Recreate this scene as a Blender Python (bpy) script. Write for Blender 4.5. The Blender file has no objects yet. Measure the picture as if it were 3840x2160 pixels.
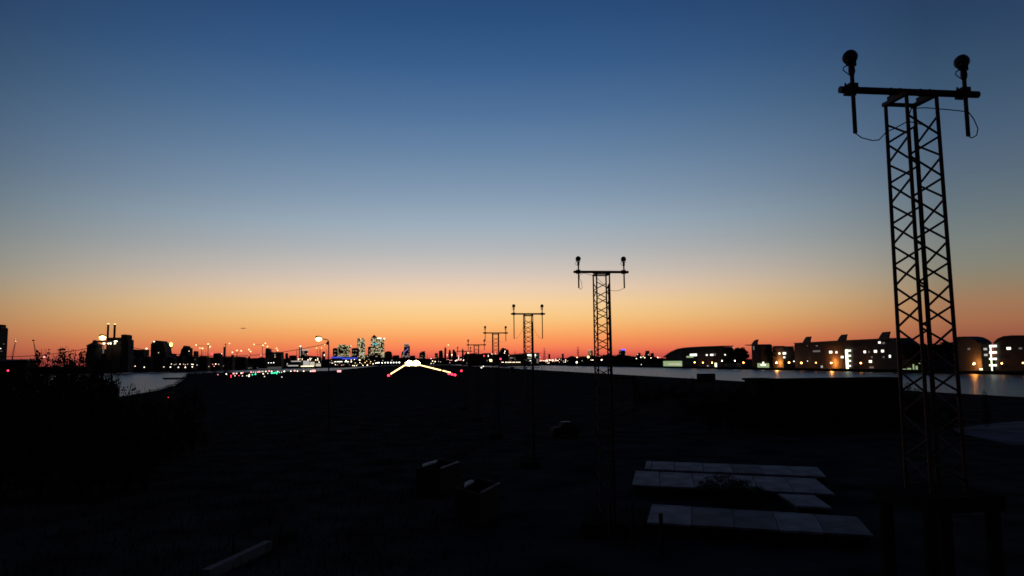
import bpy, bmesh, math, random
from mathutils import Matrix, Vector
from mathutils.geometry import tessellate_polygon

sc = bpy.context.scene
COL = sc.collection
random.seed(7)

# ------------------------------------------------------------------ camera
F = 2800.0                      # focal length in pixels of the 3840 px wide photograph
CAMZ = 7.2                      # eye height above the ground beside the dock
cam_data = bpy.data.cameras.new("camera")
cam = bpy.data.objects.new("camera", cam_data)
COL.objects.link(cam)
sc.camera = cam
cam_data.sensor_width = 36.0
cam_data.lens = 36.0 * F / 3840.0
cam_data.clip_start = 0.1
cam_data.clip_end = 60000.0
YAW = math.atan((1920 - 1533) / F)
PITCH = math.atan(275.7 / F)
ROLL = 0.011
ROT = (Matrix.Rotation(-YAW, 3, 'Z') @ Matrix.Rotation(math.pi / 2 + PITCH, 3, 'X') @ Matrix.Rotation(-ROLL, 3, 'Z'))
EYE = Vector((0, 0, CAMZ))
cam.matrix_world = Matrix.Translation(EYE) @ ROT.to_4x4()

# ------------------------------------------------------------------ render + exposure
sc.view_settings.view_transform = 'Standard'
sc.view_settings.look = 'None'
sc.view_settings.exposure = 0.0
sc.view_settings.gamma = 1.0
sc.cycles.filter_width = 1.6
sc.cycles.max_bounces = 4
sc.cycles.diffuse_bounces = 2
sc.cycles.glossy_bounces = 2
sc.cycles.transparent_max_bounces = 8
sc.cycles.sample_clamp_indirect = 3.0


def lin(c):
    c = c / 255.0
    return c / 12.92 if c <= 0.04045 else ((c + 0.055) / 1.055) ** 2.4


def ray(px, py):
    return ROT @ Vector(((px - 1920) / F, -(py - 1080) / F, -1.0))


def at_y(px, py, Y):
    r = ray(px, py)
    return EYE + r * (Y / r.y)


def at_x(px, py, X):
    r = ray(px, py)
    return EYE + r * (X / r.x)


def on_z(px, py, z):
    r = ray(px, py)
    return EYE + r * ((z - CAMZ) / r.z)


# ------------------------------------------------------------------ sky (after sunset)
SUN_AZ = math.atan((1730 - 1533) / F)          # east of the runway direction (+Y)
world = bpy.data.worlds.new("World")
sc.world = world
world.use_nodes = True
wt = world.node_tree
bg = wt.nodes["Background"]


def wn(kind, **kw):
    n = wt.nodes.new(kind)
    for k, v in kw.items():
        setattr(n, k, v)
    return n


def wmath(op, a, b=None, clamp=False):
    n = wn('ShaderNodeMath', operation=op, use_clamp=clamp)
    for i, v in enumerate((a, b)):
        if v is None:
            continue
        if isinstance(v, (int, float)):
            n.inputs[i].default_value = v
        else:
            wt.links.new(v, n.inputs[i])
    return n.outputs[0]


tc = wn('ShaderNodeTexCoord')
sep = wn('ShaderNodeSeparateXYZ')
wt.links.new(tc.outputs['Generated'], sep.inputs[0])
elev = wmath('MULTIPLY', wmath('ARCSINE', sep.outputs['Z']), 180 / math.pi)     # degrees above the horizon
ele_n = wmath('DIVIDE', elev, 90.0, True)
ele_s = wmath('POWER', ele_n, 0.5)                                               # more room near the horizon
az = wn('ShaderNodeMath', operation='ARCTAN2')
wt.links.new(sep.outputs['X'], az.inputs[0])
wt.links.new(sep.outputs['Y'], az.inputs[1])
daz = wmath('ABSOLUTE', wmath('SUBTRACT', az.outputs[0], SUN_AZ))


def ramp(stops):
    n = wn('ShaderNodeValToRGB')
    n.color_ramp.interpolation = 'B_SPLINE' if False else 'LINEAR'
    el = n.color_ramp.elements
    while len(el) < len(stops):
        el.new(0.5)
    for e, (deg, c) in zip(el, stops):
        e.position = math.sqrt(max(deg, 0) / 90.0)
        e.color = (lin(c[0]), lin(c[1]), lin(c[2]), 1)
    wt.links.new(ele_s, n.inputs[0])
    return n.outputs[0]


def deg_of(px, py):
    r = ray(px, py).normalized()
    return math.degrees(math.asin(r.z))


CENTRE = [(1345, (205, 82, 74)), (1325, (238, 108, 82)), (1300, (251, 135, 86)), (1270, (253, 157, 94)), (1235, (253, 181, 110)),
          (1190, (252, 202, 134)), (1140, (250, 210, 156)), (1085, (236, 207, 178)), (1020, (210, 197, 186)),
          (940, (182, 184, 186)), (840, (156, 173, 188)), (720, (130, 153, 177)), (580, (105, 134, 166)), (420, (80, 114, 154)),
          (240, (57, 94, 140)), (60, (43, 79, 125)), (-60, (39, 72, 116))]
SIDE = [(1345, (132, 64, 58)), (1300, (154, 86, 66)), (1240, (166, 110, 78)), (1180, (162, 122, 90)), (1120, (147, 130, 106)), (1060, (133, 132, 119)),
        (980, (122, 129, 126)), (880, (105, 119, 126)), (760, (89, 107, 124)), (620, (74, 96, 121)), (460, (58, 83, 110)),
        (280, (44, 69, 100)), (120, (39, 60, 92)), (0, (37, 55, 87))]
cs = [(deg_of(1700, y), c) for y, c in CENTRE] + [(45, (30, 41, 70)), (90, (22, 26, 40))]
ss = [(deg_of(1700, y), c) for y, c in SIDE] + [(45, (28, 36, 60)), (90, (22, 26, 40))]
ns = [(0, (46, 36, 36)), (6, (38, 34, 44)), (20, (28, 30, 46)), (90, (22, 26, 40))]
side_t = wmath('POWER', wmath('DIVIDE', daz, math.radians(34), True), 2.1, True)
back_t = wmath('DIVIDE', wmath('SUBTRACT', daz, math.radians(35)), math.radians(80), True)


def mix(fac, a, b):
    n = wn('ShaderNodeMix', data_type='RGBA')
    wt.links.new(fac, n.inputs[0])
    wt.links.new(a, n.inputs[6])
    wt.links.new(b, n.inputs[7])
    return n.outputs[2]


sky_col = mix(back_t, mix(side_t, ramp(cs), ramp(ss)), ramp(ns))
wt.links.new(sky_col, bg.inputs[0])
bg.inputs[1].default_value = 1.0


# ------------------------------------------------------------------ materials
def mat(name, rgb, rough=0.8, metal=0.0, var=0.25, scale=3.0, bump=0.0, spec=0.3):
    m = bpy.data.materials.new(name)
    m.use_nodes = True
    nt = m.node_tree
    b = nt.nodes["Principled BSDF"]
    b.inputs["Roughness"].default_value = rough
    b.inputs["Metallic"].default_value = metal
    b.inputs["Specular IOR Level"].default_value = spec
    t = nt.nodes.new('ShaderNodeTexCoord')
    n = nt.nodes.new('ShaderNodeTexNoise')
    n.inputs['Scale'].default_value = scale
    n.inputs['Detail'].default_value = 6
    nt.links.new(t.outputs['Object'], n.inputs['Vector'])
    r = nt.nodes.new('ShaderNodeValToRGB')
    r.color_ramp.elements[0].position = 0.3
    r.color_ramp.elements[1].position = 0.7
    r.color_ramp.elements[0].color = tuple(c * (1 - var) for c in rgb) + (1,)
    r.color_ramp.elements[1].color = tuple(c * (1 + var) for c in rgb) + (1,)
    nt.links.new(n.outputs['Fac'], r.inputs[0])
    nt.links.new(r.outputs[0], b.inputs['Base Color'])
    if bump:
        bp = nt.nodes.new('ShaderNodeBump')
        bp.inputs['Strength'].default_value = bump
        nt.links.new(n.outputs['Fac'], bp.inputs['Height'])
        nt.links.new(bp.outputs[0], b.inputs['Normal'])
    return m


def emis(name, rgb, strength, sampled=False):
    m = bpy.data.materials.new(name)
    m.use_nodes = True
    b = m.node_tree.nodes["Principled BSDF"]
    b.inputs["Base Color"].default_value = (0.1, 0.1, 0.1, 1)
    b.inputs["Emission Color"].default_value = tuple(rgb) + (1,)
    b.inputs["Emission Strength"].default_value = strength
    m.cycles.emission_sampling = 'AUTO' if sampled else 'NONE'
    return m


def lit_facade(name, rgb, cw, ch, prob, ergb, strength, gap=0.28):
    """wall with a grid of windows, a share of which is lit"""
    m = mat(name, rgb, 0.6, 0, 0.2, 0.05)
    nt = m.node_tree
    b = nt.nodes["Principled BSDF"]
    t = nt.nodes.new('ShaderNodeTexCoord')
    s = nt.nodes.new('ShaderNodeSeparateXYZ')
    nt.links.new(t.outputs['Object'], s.inputs[0])

    def M(op, a, b2=None):
        n = nt.nodes.new('ShaderNodeMath')
        n.operation = op
        for i, v in enumerate((a, b2)):
            if v is None:
                continue
            if isinstance(v, (int, float)):
                n.inputs[i].default_value = v
            else:
                nt.links.new(v, n.inputs[i])
        return n.outputs[0]
    u = M('DIVIDE', M('ADD', M('ADD', s.outputs['X'], M('MULTIPLY', s.outputs['Y'], 0.83)), 5000.3), cw)
    v = M('DIVIDE', M('ADD', s.outputs['Z'], 0.01), ch)
    fu, fv = M('FRACT', u), M('FRACT', v)
    iu, iv = M('FLOOR', u), M('FLOOR', v)
    cx = nt.nodes.new('ShaderNodeCombineXYZ')
    nt.links.new(iu, cx.inputs[0])
    nt.links.new(iv, cx.inputs[1])
    w = nt.nodes.new('ShaderNodeTexWhiteNoise')
    w.noise_dimensions = '2D'
    nt.links.new(cx.outputs[0], w.inputs['Vector'])
    cz = nt.nodes.new('ShaderNodeCombineXYZ')
    nt.links.new(iv, cz.inputs[0])
    w2 = nt.nodes.new('ShaderNodeTexWhiteNoise')
    w2.noise_dimensions = '2D'
    nt.links.new(cz.outputs[0], w2.inputs['Vector'])
    lit = M('LESS_THAN', M('ADD', M('MULTIPLY', w.outputs['Value'], 0.65), M('MULTIPLY', w2.outputs['Value'], 0.35)), prob)
    pane = M('MULTIPLY', M('GREATER_THAN', fu, gap), M('GREATER_THAN', fv, gap))
    br = M('ADD', M('MULTIPLY', M('FRACT', M('MULTIPLY', w.outputs['Value'], 37.7)), 0.9), 0.25)
    e = M('MULTIPLY', M('MULTIPLY', M('MULTIPLY', lit, pane), br), strength)
    b.inputs["Emission Color"].default_value = tuple(ergb) + (1,)
    nt.links.new(e, b.inputs["Emission Strength"])
    m.cycles.emission_sampling = 'NONE'
    return m


STEEL = mat('painted_steel', (0.075, 0.03, 0.024), 0.55, 0.1, 0.35, 9.0)
STEEL_DARK = mat('dark_steel', (0.03, 0.02, 0.02), 0.6, 0.2, 0.3, 6.0)
RUBBER = mat('black_rubber', (0.012, 0.012, 0.013), 0.7)
GLASS = mat('lens_glass', (0.03, 0.032, 0.035), 0.25, 0, 0.1, 2.0, 0, 0.5)
CONC = mat('concrete', (0.16, 0.15, 0.14), 0.9, 0, 0.3, 2.5, 0.2)
CONC_DARK = mat('weathered_concrete', (0.036, 0.03, 0.027), 1.0, 0, 0.35, 2.0, 0.3, 0.0)
PALE = mat('pale_slab', (0.225, 0.23, 0.255), 0.85, 0, 0.5, 1.1, 0.25)
PALE_B = mat('stained_slab', (0.12, 0.12, 0.135), 0.85, 0, 0.5, 1.0, 0.25)
WHITE = mat('white_paint', (0.6, 0.6, 0.6), 0.6, 0, 0.1, 3)
WHITE_DIRTY_GLINT = mat('dirty_white_and_glint', (0.36, 0.36, 0.37), 0.7, 0, 0.25, 3)  # roof edge and sheet are white; skip rim and car glint are painted light
RUST = mat('rusty_steel', (0.04, 0.02, 0.017), 0.95, 0.0, 0.4, 4)
WOOD = mat('dark_timber', (0.03, 0.024, 0.02), 0.9, 0, 0.3, 5)
BRICK = mat('buff_brick', (0.15, 0.11, 0.085), 0.9, 0, 0.2, 0.7)
RENDER = mat('pale_render', (0.095, 0.085, 0.08), 0.9, 0, 0.15, 0.4)
ROOFM = mat('roof_sheet', (0.05, 0.045, 0.045), 0.6, 0.2, 0.2, 0.3)
WALLD = mat('dark_wall', (0.05, 0.045, 0.045), 0.9, 0, 0.3, 0.1)
SHEDM = mat('tarred_boards', (0.04, 0.036, 0.033), 1.0, 0, .3, 1.0, 0, 0)
WALLM = mat('brown_wall', (0.07, 0.055, 0.05), 0.9, 0, 0.3, 0.1)
FAR = mat('far_wall', (0.08, 0.06, 0.055), 0.9, 0, 0.2, 0.05)
LEAF = mat('dark_leaves', (0.02, 0.026, 0.013), 0.8, 0, 0.5, 0.8, 0, 0.1)
LEAF_B = mat('dry_leaves', (0.03, 0.026, 0.014), 0.8, 0, 0.5, 0.8, 0, 0.1)
BARK = mat('bark', (0.02, 0.016, 0.012), 0.95, 0, 0.4, 8)
SOIL = mat('scrub_soil', (0.06, 0.05, 0.042), 1.0, 0, 0.6, 0.35, 0.4, 0.0)
GRASS = mat('rough_grass', (0.02, 0.024, 0.013), 1.0, 0, 0.5, 0.6, 0, 0.0)
FARSOIL = mat('far_land', (0.03, 0.028, 0.024), 1.0, 0, 0.4, 0.02, 0, 0.0)
TARMAC = mat('tarmac', (0.03, 0.03, 0.032), 1.0, 0, 0.25, 0.4, 0.1, 0.0)
YARDM = mat('yard_hardcore', (0.05, 0.045, 0.045), 1.0, 0, 0.6, 0.3, 0.2, 0.0)
ROADM = mat('pale_concrete_road', (0.12, 0.125, 0.15), 0.95, 0, 0.6, 0.22, 0.3, 0.05)
PAINT = mat('runway_paint', (0.05, 0.05, 0.05), 1.0, 0, .2, 3, 0, 0)
CRANEM = mat('crane_steel', (0.1, 0.05, 0.04), 0.7, 0, 0.2, 0.2)

L_WHITE = emis('lamp_white', (1.0, 0.80, 0.54), 3.6)
L_COOL = emis('lamp_cool_white', (0.93, 0.95, 0.86), 3.6)
L_WARM = emis('lamp_warm', (1.0, 0.62, 0.26), 2.4)
L_SODIUM = emis('lamp_sodium', (1.0, 0.52, 0.13), 3)
L_RED = emis('lamp_red', (1.0, 0.03, 0.07), 5)
L_PINK = emis('lamp_pink', (1.0, 0.30, 0.30), 2.4)
L_GREEN = emis('lamp_green', (0.05, 1.0, 0.50), 2.2)
G_BLUE = emis('blue_roof_glow', (0.07, 0.10, 0.9), 0.7)
L_CYAN = emis('sign_cyan', (0.05, 0.65, 0.9), 0.9)
L_DIM = emis('lamp_dim', (1.0, 0.85, 0.7), 1.6)
L_PINKDIM = emis('lamp_dim_pink', (1.0, 0.30, 0.30), 1.2)
L_RUNWAY = emis('runway_lamp', (1.0, 0.60, 0.24), 4.5)
L_BLAZE = emis('runway_end_lamp', (1.0, 0.72, 0.36), 30)
L_STREET = emis('street_lamp_glow', (1.0, 0.70, 0.26), 5)
L_QUAY = emis('quay_lamp_glow', (1.0, 0.36, 0.08), 18, True)
L_QUAYN = emis('quay_lamp_near_wall', (1.0, 0.36, 0.07), 1500, True)
L_QUAYW = emis('quay_lamp_white', (1.0, 0.9, 0.75), 12)
W_WARM = emis('lit_window', (1.0, 0.86, 0.55), 2.2)
W_WHITE = emis('lit_window_white', (1.0, 0.98, 0.80), 1.7)
W_GREEN = emis('lit_glazing', (0.62, 0.85, 0.42), 0.45)
W_STAIR = emis('lit_stairwell', (0.86, 1.0, 0.62), 2.2, True)
W_DIM = emis('dim_window', (0.9, 0.8, 0.75), 0.12)
W_HALL = emis('hall_glow', (1.0, 0.9, 0.7), 0.55)
W_STRIP = emis('lit_strip', (0.95, 0.9, 0.85), 0.45)
W_YELLOW = emis('lit_shopfront', (1.0, 0.75, 0.3), 3)


# ------------------------------------------------------------------ mesh helpers
class MB:
    def __init__(self):
        self.v, self.f = [], []

    def add(self, vs, fs):
        o = len(self.v)
        self.v += [tuple(p) for p in vs]
        self.f += [tuple(i + o for i in q) for q in fs]
        return self

    def box(self, x0, x1, y0, y1, z0, z1):
        return self.add([(x0, y0, z0), (x1, y0, z0), (x1, y1, z0), (x0, y1, z0), (x0, y0, z1), (x1, y0, z1), (x1, y1, z1), (x0, y1, z1)],
                        [(0, 3, 2, 1), (4, 5, 6, 7), (0, 1, 5, 4), (1, 2, 6, 5), (2, 3, 7, 6), (3, 0, 4, 7)])

    def cyl(self, p0, p1, r0, r1=None, n=8):
        r1 = r0 if r1 is None else r1
        p0, p1 = Vector(p0), Vector(p1)
        d = (p1 - p0).normalized()
        a = d.cross(Vector((0, 0, 1)))
        if a.length < 1e-4:
            a = Vector((1, 0, 0))
        a.normalize()
        b = d.cross(a)
        vs = []
        for p, r in ((p0, r0), (p1, r1)):
            for k in range(n):
                t = 2 * math.pi * k / n
                vs.append(p + a * (r * math.cos(t)) + b * (r * math.sin(t)))
        fs = [(k, (k + 1) % n, n + (k + 1) % n, n + k) for k in range(n)]
        fs += [tuple(range(n - 1, -1, -1)), tuple(range(n, 2 * n))]
        return self.add(vs, fs)

    def tube(self, pts, r, n=6):
        for a, b in zip(pts[:-1], pts[1:]):
            self.cyl(a, b, r, r, n)
        return self

    def lathe(self, base, axis, prof, n=16):
        """prof: (distance along axis, radius)"""
        base, d = Vector(base), Vector(axis).normalized()
        a = d.cross(Vector((0, 0, 1)))
        if a.length < 1e-4:
            a = Vector((1, 0, 0))
        a.normalize()
        b = d.cross(a)
        vs = []
        for h, r in prof:
            for k in range(n):
                t = 2 * math.pi * k / n
                vs.append(base + d * h + a * (r * math.cos(t)) + b * (r * math.sin(t)))
        fs = []
        for j in range(len(prof) - 1):
            for k in range(n):
                fs.append((j * n + k, j * n + (k + 1) % n, (j + 1) * n + (k + 1) % n, (j + 1) * n + k))
        fs.append(tuple(range(n - 1, -1, -1)))
        m = (len(prof) - 1) * n
        fs.append(tuple(range(m, m + n)))
        return self.add(vs, fs)

    def ball(self, c, rx, ry=None, rz=None, n=10, m=6):
        ry, rz = ry or rx, rz or rx
        vs = [(c[0], c[1], c[2] - rz)]
        for j in range(1, m):
            ph = -math.pi / 2 + math.pi * j / m
            for k in range(n):
                t = 2 * math.pi * k / n
                vs.append((c[0] + rx * math.cos(ph) * math.cos(t), c[1] + ry * math.cos(ph) * math.sin(t), c[2] + rz * math.sin(ph)))
        vs.append((c[0], c[1], c[2] + rz))
        fs = [(0, 1 + (k + 1) % n, 1 + k) for k in range(n)]
        for j in range(m - 2):
            for k in range(n):
                fs.append((1 + j * n + k, 1 + j * n + (k + 1) % n, 1 + (j + 1) * n + (k + 1) % n, 1 + (j + 1) * n + k))
        top = len(vs) - 1
        fs += [(top, 1 + (m - 2) * n + k, 1 + (m - 2) * n + (k + 1) % n) for k in range(n)]
        return self.add(vs, fs)

    def prism_xz(self, poly, y0, y1):
        """closed polygon of (x, z) pushed along y"""
        n = len(poly)
        vs = [(x, y0, z) for x, z in poly] + [(x, y1, z) for x, z in poly]
        fs = [tuple(range(n)), tuple(range(2 * n - 1, n - 1, -1))] + [(k, k + n, (k + 1) % n + n, (k + 1) % n) for k in range(n)]
        return self.add(vs, fs)

    def prism_yz(self, poly, x0, x1):
        n = len(poly)
        vs = [(x0, y, z) for y, z in poly] + [(x1, y, z) for y, z in poly]
        fs = [tuple(range(n)), tuple(range(2 * n - 1, n - 1, -1))] + [(k, k + n, (k + 1) % n + n, (k + 1) % n) for k in range(n)]
        return self.add(vs, fs)

    def prism_xy(self, poly, z0, z1):
        n = len(poly)
        vs = [(x, y, z0) for x, y in poly] + [(x, y, z1) for x, y in poly]
        fs = [tuple(range(n - 1, -1, -1)), tuple(range(n, 2 * n))] + [(k, (k + 1) % n, (k + 1) % n + n, k + n) for k in range(n)]
        return self.add(vs, fs)

    def leaves(self, c, rad, n, size, rng, hollow=0.35):
        for _ in range(n):
            while True:
                p = Vector((rng.uniform(-1, 1), rng.uniform(-1, 1), rng.uniform(-1, 1)))
                if hollow < p.length < 1:
                    break
            q = Vector((c[0] + p.x * rad[0], c[1] + p.y * rad[1], c[2] + p.z * rad[2]))
            self.leaf(q, size * rng.uniform(0.6, 1.4), rng)
        return self

    def leaf(self, q, s, rng):
        d = Vector((rng.gauss(0, 1), rng.gauss(0, 1), rng.gauss(0, 0.8))).normalized()
        e = d.cross(Vector((rng.gauss(0, 1), rng.gauss(0, 1), rng.gauss(0, 1)))).normalized()
        self.add([q - d * s, q + e * s * 0.45, q + d * s, q - e * s * 0.45], [(0, 1, 2, 3)])

    def build(self, name, m, parent=None, origin=None, smooth=False):
        o0 = Vector(parent.location) if parent is not None and parent.parent is None else (WORLD_OF[parent.name] if parent is not None else Vector(origin or (0, 0, 0)))
        me = bpy.data.meshes.new(name)
        me.from_pydata([tuple(Vector(p) - o0) for p in self.v], [], self.f)
        me.update()
        bm = bmesh.new()
        bm.from_mesh(me)
        bmesh.ops.recalc_face_normals(bm, faces=bm.faces)
        bm.to_mesh(me)
        bm.free()
        if smooth:
            me.polygons.foreach_set('use_smooth', [True] * len(me.polygons))
        me.materials.append(m)
        o = bpy.data.objects.new(name, me)
        COL.objects.link(o)
        if parent is not None:
            o.parent = parent
        else:
            o.location = o0
        WORLD_OF[o.name] = o0
        return o


WORLD_OF = {}


def tag(o, label=None, cat=None, group=None, kind=None):
    for k, v in (('label', label), ('category', cat), ('group', group), ('kind', kind)):
        if v:
            o[k] = v
    return o


def thing(name, loc, label, cat, group=None):
    o = bpy.data.objects.new(name, None)
    o.empty_display_size = 0.5
    o.location = loc
    COL.objects.link(o)
    WORLD_OF[o.name] = Vector(loc)
    return tag(o, label, cat, group, 'thing')


ORD = ('first second third fourth fifth sixth seventh eighth ninth tenth eleventh twelfth thirteenth fourteenth fifteenth sixteenth seventeenth '
       'eighteenth nineteenth twentieth').split()


def nth(i):
    if i < 20:
        return ORD[i]
    tens = {2: 'twenty', 3: 'thirty', 4: 'forty', 5: 'fifty', 6: 'sixty'}[(i + 1) // 10]
    r = (i + 1) % 10
    return (tens[:-1] + 'ieth') if r == 0 else tens + '-' + ORD[r - 1]


# ------------------------------------------------------------------ setting: water, ground, runway
def sheet(name, poly, z, m, skirt=0.0):
    bm = bmesh.new()
    vs = [bm.verts.new((x, y, z)) for x, y in poly]
    for tri in tessellate_polygon([[Vector((x, y, 0)) for x, y in poly]]):
        bm.faces.new([vs[i] for i in tri])
    if skirt:
        lo = [bm.verts.new((x, y, z - skirt)) for x, y in poly]
        n = len(vs)
        for k in range(n):
            bm.faces.new((vs[k], vs[(k + 1) % n], lo[(k + 1) % n], lo[k]))
    bmesh.ops.recalc_face_normals(bm, faces=bm.faces)
    me = bpy.data.meshes.new(name)
    bm.to_mesh(me)
    bm.free()
    if not skirt:
        if sum(p.normal.z for p in me.polygons) < 0:
            me.flip_normals()
    me.materials.append(m)
    o = bpy.data.objects.new(name, me)
    COL.objects.link(o)
    o['kind'] = 'structure'
    return o


WZ = -1.6
water_m = bpy.data.materials.new('dock_water')
water_m.use_nodes = True
nt = water_m.node_tree
b = nt.nodes["Principled BSDF"]
b.inputs["Base Color"].default_value = (0.006, 0.008, 0.011, 1)
b.inputs["Roughness"].default_value = 0.32
b.inputs["IOR"].default_value = 1.33
t = nt.nodes.new('ShaderNodeTexCoord')
n1 = nt.nodes.new('ShaderNodeTexNoise')
n1.inputs['Scale'].default_value = 0.9
n1.inputs['Detail'].default_value = 5
nt.links.new(t.outputs['Object'], n1.inputs['Vector'])
bp = nt.nodes.new('ShaderNodeBump')
bp.inputs['Strength'].default_value = 0.75
bp.inputs['Distance'].default_value = 0.6
nt.links.new(n1.outputs['Fac'], bp.inputs['Height'])
nt.links.new(bp.outputs[0], b.inputs['Normal'])
sheet('water', [(-6000, -200), (6000, -200), (6000, 9000), (-6000, 9000)], WZ, water_m)

SHORE_X = 281.0
RW0, RW1 = 438.0, 1950.0         # runway threshold and far end
apron = [on_z(*p, 0.0) for p in ((1180, 1391), (1000, 1394), (900, 1396), (790, 1398), (705, 1402), (690, 1424), (655, 1446), (600, 1462))]
near_quay = on_z(3840, 1497, 0.0)
g = [(-900, -120), (900, -120), (900, near_quay.y), (107, near_quay.y), (107, RW1 + 60), (-77, RW1 + 60), (-77, apron[0].y)]
g += [(p.x, p.y) for p in apron]
g += [(-62, 150), (-140, 135), (-260, 170), (-900, 300)]
sheet('ground', g, 0.0, SOIL, 3.0)

bank = [(380, 1401), (480, 1398), (560, 1396), (700, 1394), (900, 1388), (980, 1385), (1100, 1382), (1290, 1379)]
bp_ = [on_z(px, py, WZ) for px, py in bank]
fg = [(-30000, 500), (-1500, 700), (bp_[0].x - 120, bp_[0].y - 60)] + [(p.x, p.y) for p in bp_] + [(-110, 2150), (-90, 2600), (SHORE_X, 2600), (SHORE_X, -100), (30000, -100), (30000, 40000), (-30000, 40000)]
sheet('far_ground', fg, 0.0, FARSOIL, 3.0)

rcx, rhw = 8.0, 15.0
sheet('runway', [(rcx - rhw - 5, RW0 - 20), (rcx + rhw + 5, RW0 - 20), (rcx + rhw + 5, RW1), (rcx - rhw - 5, RW1)], 0.004, TARMAC)
mk = MB()
for k in range(6):
    for s in (-1, 1):
        x = rcx + s * (2.2 + 2.1 * k)
        mk.add([(x - .8, RW0 + 6, .008), (x + .8, RW0 + 6, .008), (x + .8, RW0 + 36, .008), (x - .8, RW0 + 36, .008)], [(0, 1, 2, 3)])
for k in range(30):
    y = RW0 + 60 + 48 * k
    mk.add([(rcx - .4, y, .008), (rcx + .4, y, .008), (rcx + .4, y + 28, .008), (rcx - .4, y + 28, .008)], [(0, 1, 2, 3)])
tag(mk.build('runway_markings', PAINT), kind='structure')

# road past the tower foot, seen dimly at the right edge
rd = [on_z(3570, 1607, 0), on_z(3700, 1590, 0), on_z(3900, 1572, 0), on_z(4300, 1572, 0), on_z(4300, 1660, 0), on_z(3900, 1668, 0), on_z(3790, 1668, 0), on_z(3680, 1643, 0), on_z(3600, 1625, 0)]
sheet('road', [(p.x, p.y) for p in rd], 0.006, ROADM)
yd = [on_z(2050, 1660, 0), on_z(3300, 1640, 0), on_z(3640, 2160, 0), on_z(1500, 2160, 0)]
sheet('yard', [(p.x, p.y) for p in yd], 0.004, YARDM)

# low earth bank along the near dock edge
bm_ = MB()
NX, NYB = 46, 9
rng = random.Random(3)
bx0, bx1 = at_y(2240, 1440, 104).x, at_y(3000, 1440, 104).x
vs, fs = [], []
for i in range(NX):
    u = i / (NX - 1)
    x = bx0 + (bx1 - bx0) * u
    h = 3.0 * min(1, u * 5) * min(1, (1 - u) * 5) + rng.uniform(-.15, .15)
    for j in range(NYB):
        v = j / (NYB - 1)
        zz = max(-0.02, h * math.sin(math.pi * v) + (rng.uniform(-.12, .12) if 0 < j < NYB - 1 else 0))
        vs.append((x, 84 + 26 * v, zz if 0 < j < NYB - 1 else -0.05))
for i in range(NX - 1):
    for j in range(NYB - 1):
        fs.append((i * NYB + j, (i + 1) * NYB + j, (i + 1) * NYB + j + 1, i * NYB + j + 1))
bm_.add(vs, fs)
tag(bm_.build('earth_bank', SOIL, smooth=True), kind='structure')


# ------------------------------------------------------------------ approach light towers
TOW = [((3149.5, 337.3), (3668, 354.3)), ((2151.4, 1019.6), (2356.4, 1020.4)), ((1916.2, 1177), (2044, 1177.3)),
       ((1811.6, 1248.4), (1904.8, 1248.8)), ((1749.9, 1293.3), (1822.8, 1293.3)), ((1711.5, 1316.8), (1770.2, 1317))]
BAR = 2.4
TLAB = ['tall nearest approach light tower, red-brown lattice mast with two dark lamps, at right',
        'second nearest approach light tower, lattice mast with cable running to one stem',
        'middle-distance approach light tower whose lamp stems hang very far below the crossbar',
        'approach light tower third from the far end, its left stem meeting a lamp behind',
        'small approach light tower standing just behind and left of a taller one',
        'smallest, farthest approach light tower, its crossbar low against the skyline buildings']
STEM_DOWN = [0.76, 0.70, 1.72, 0.78, 0.64, 0.5]


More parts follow.
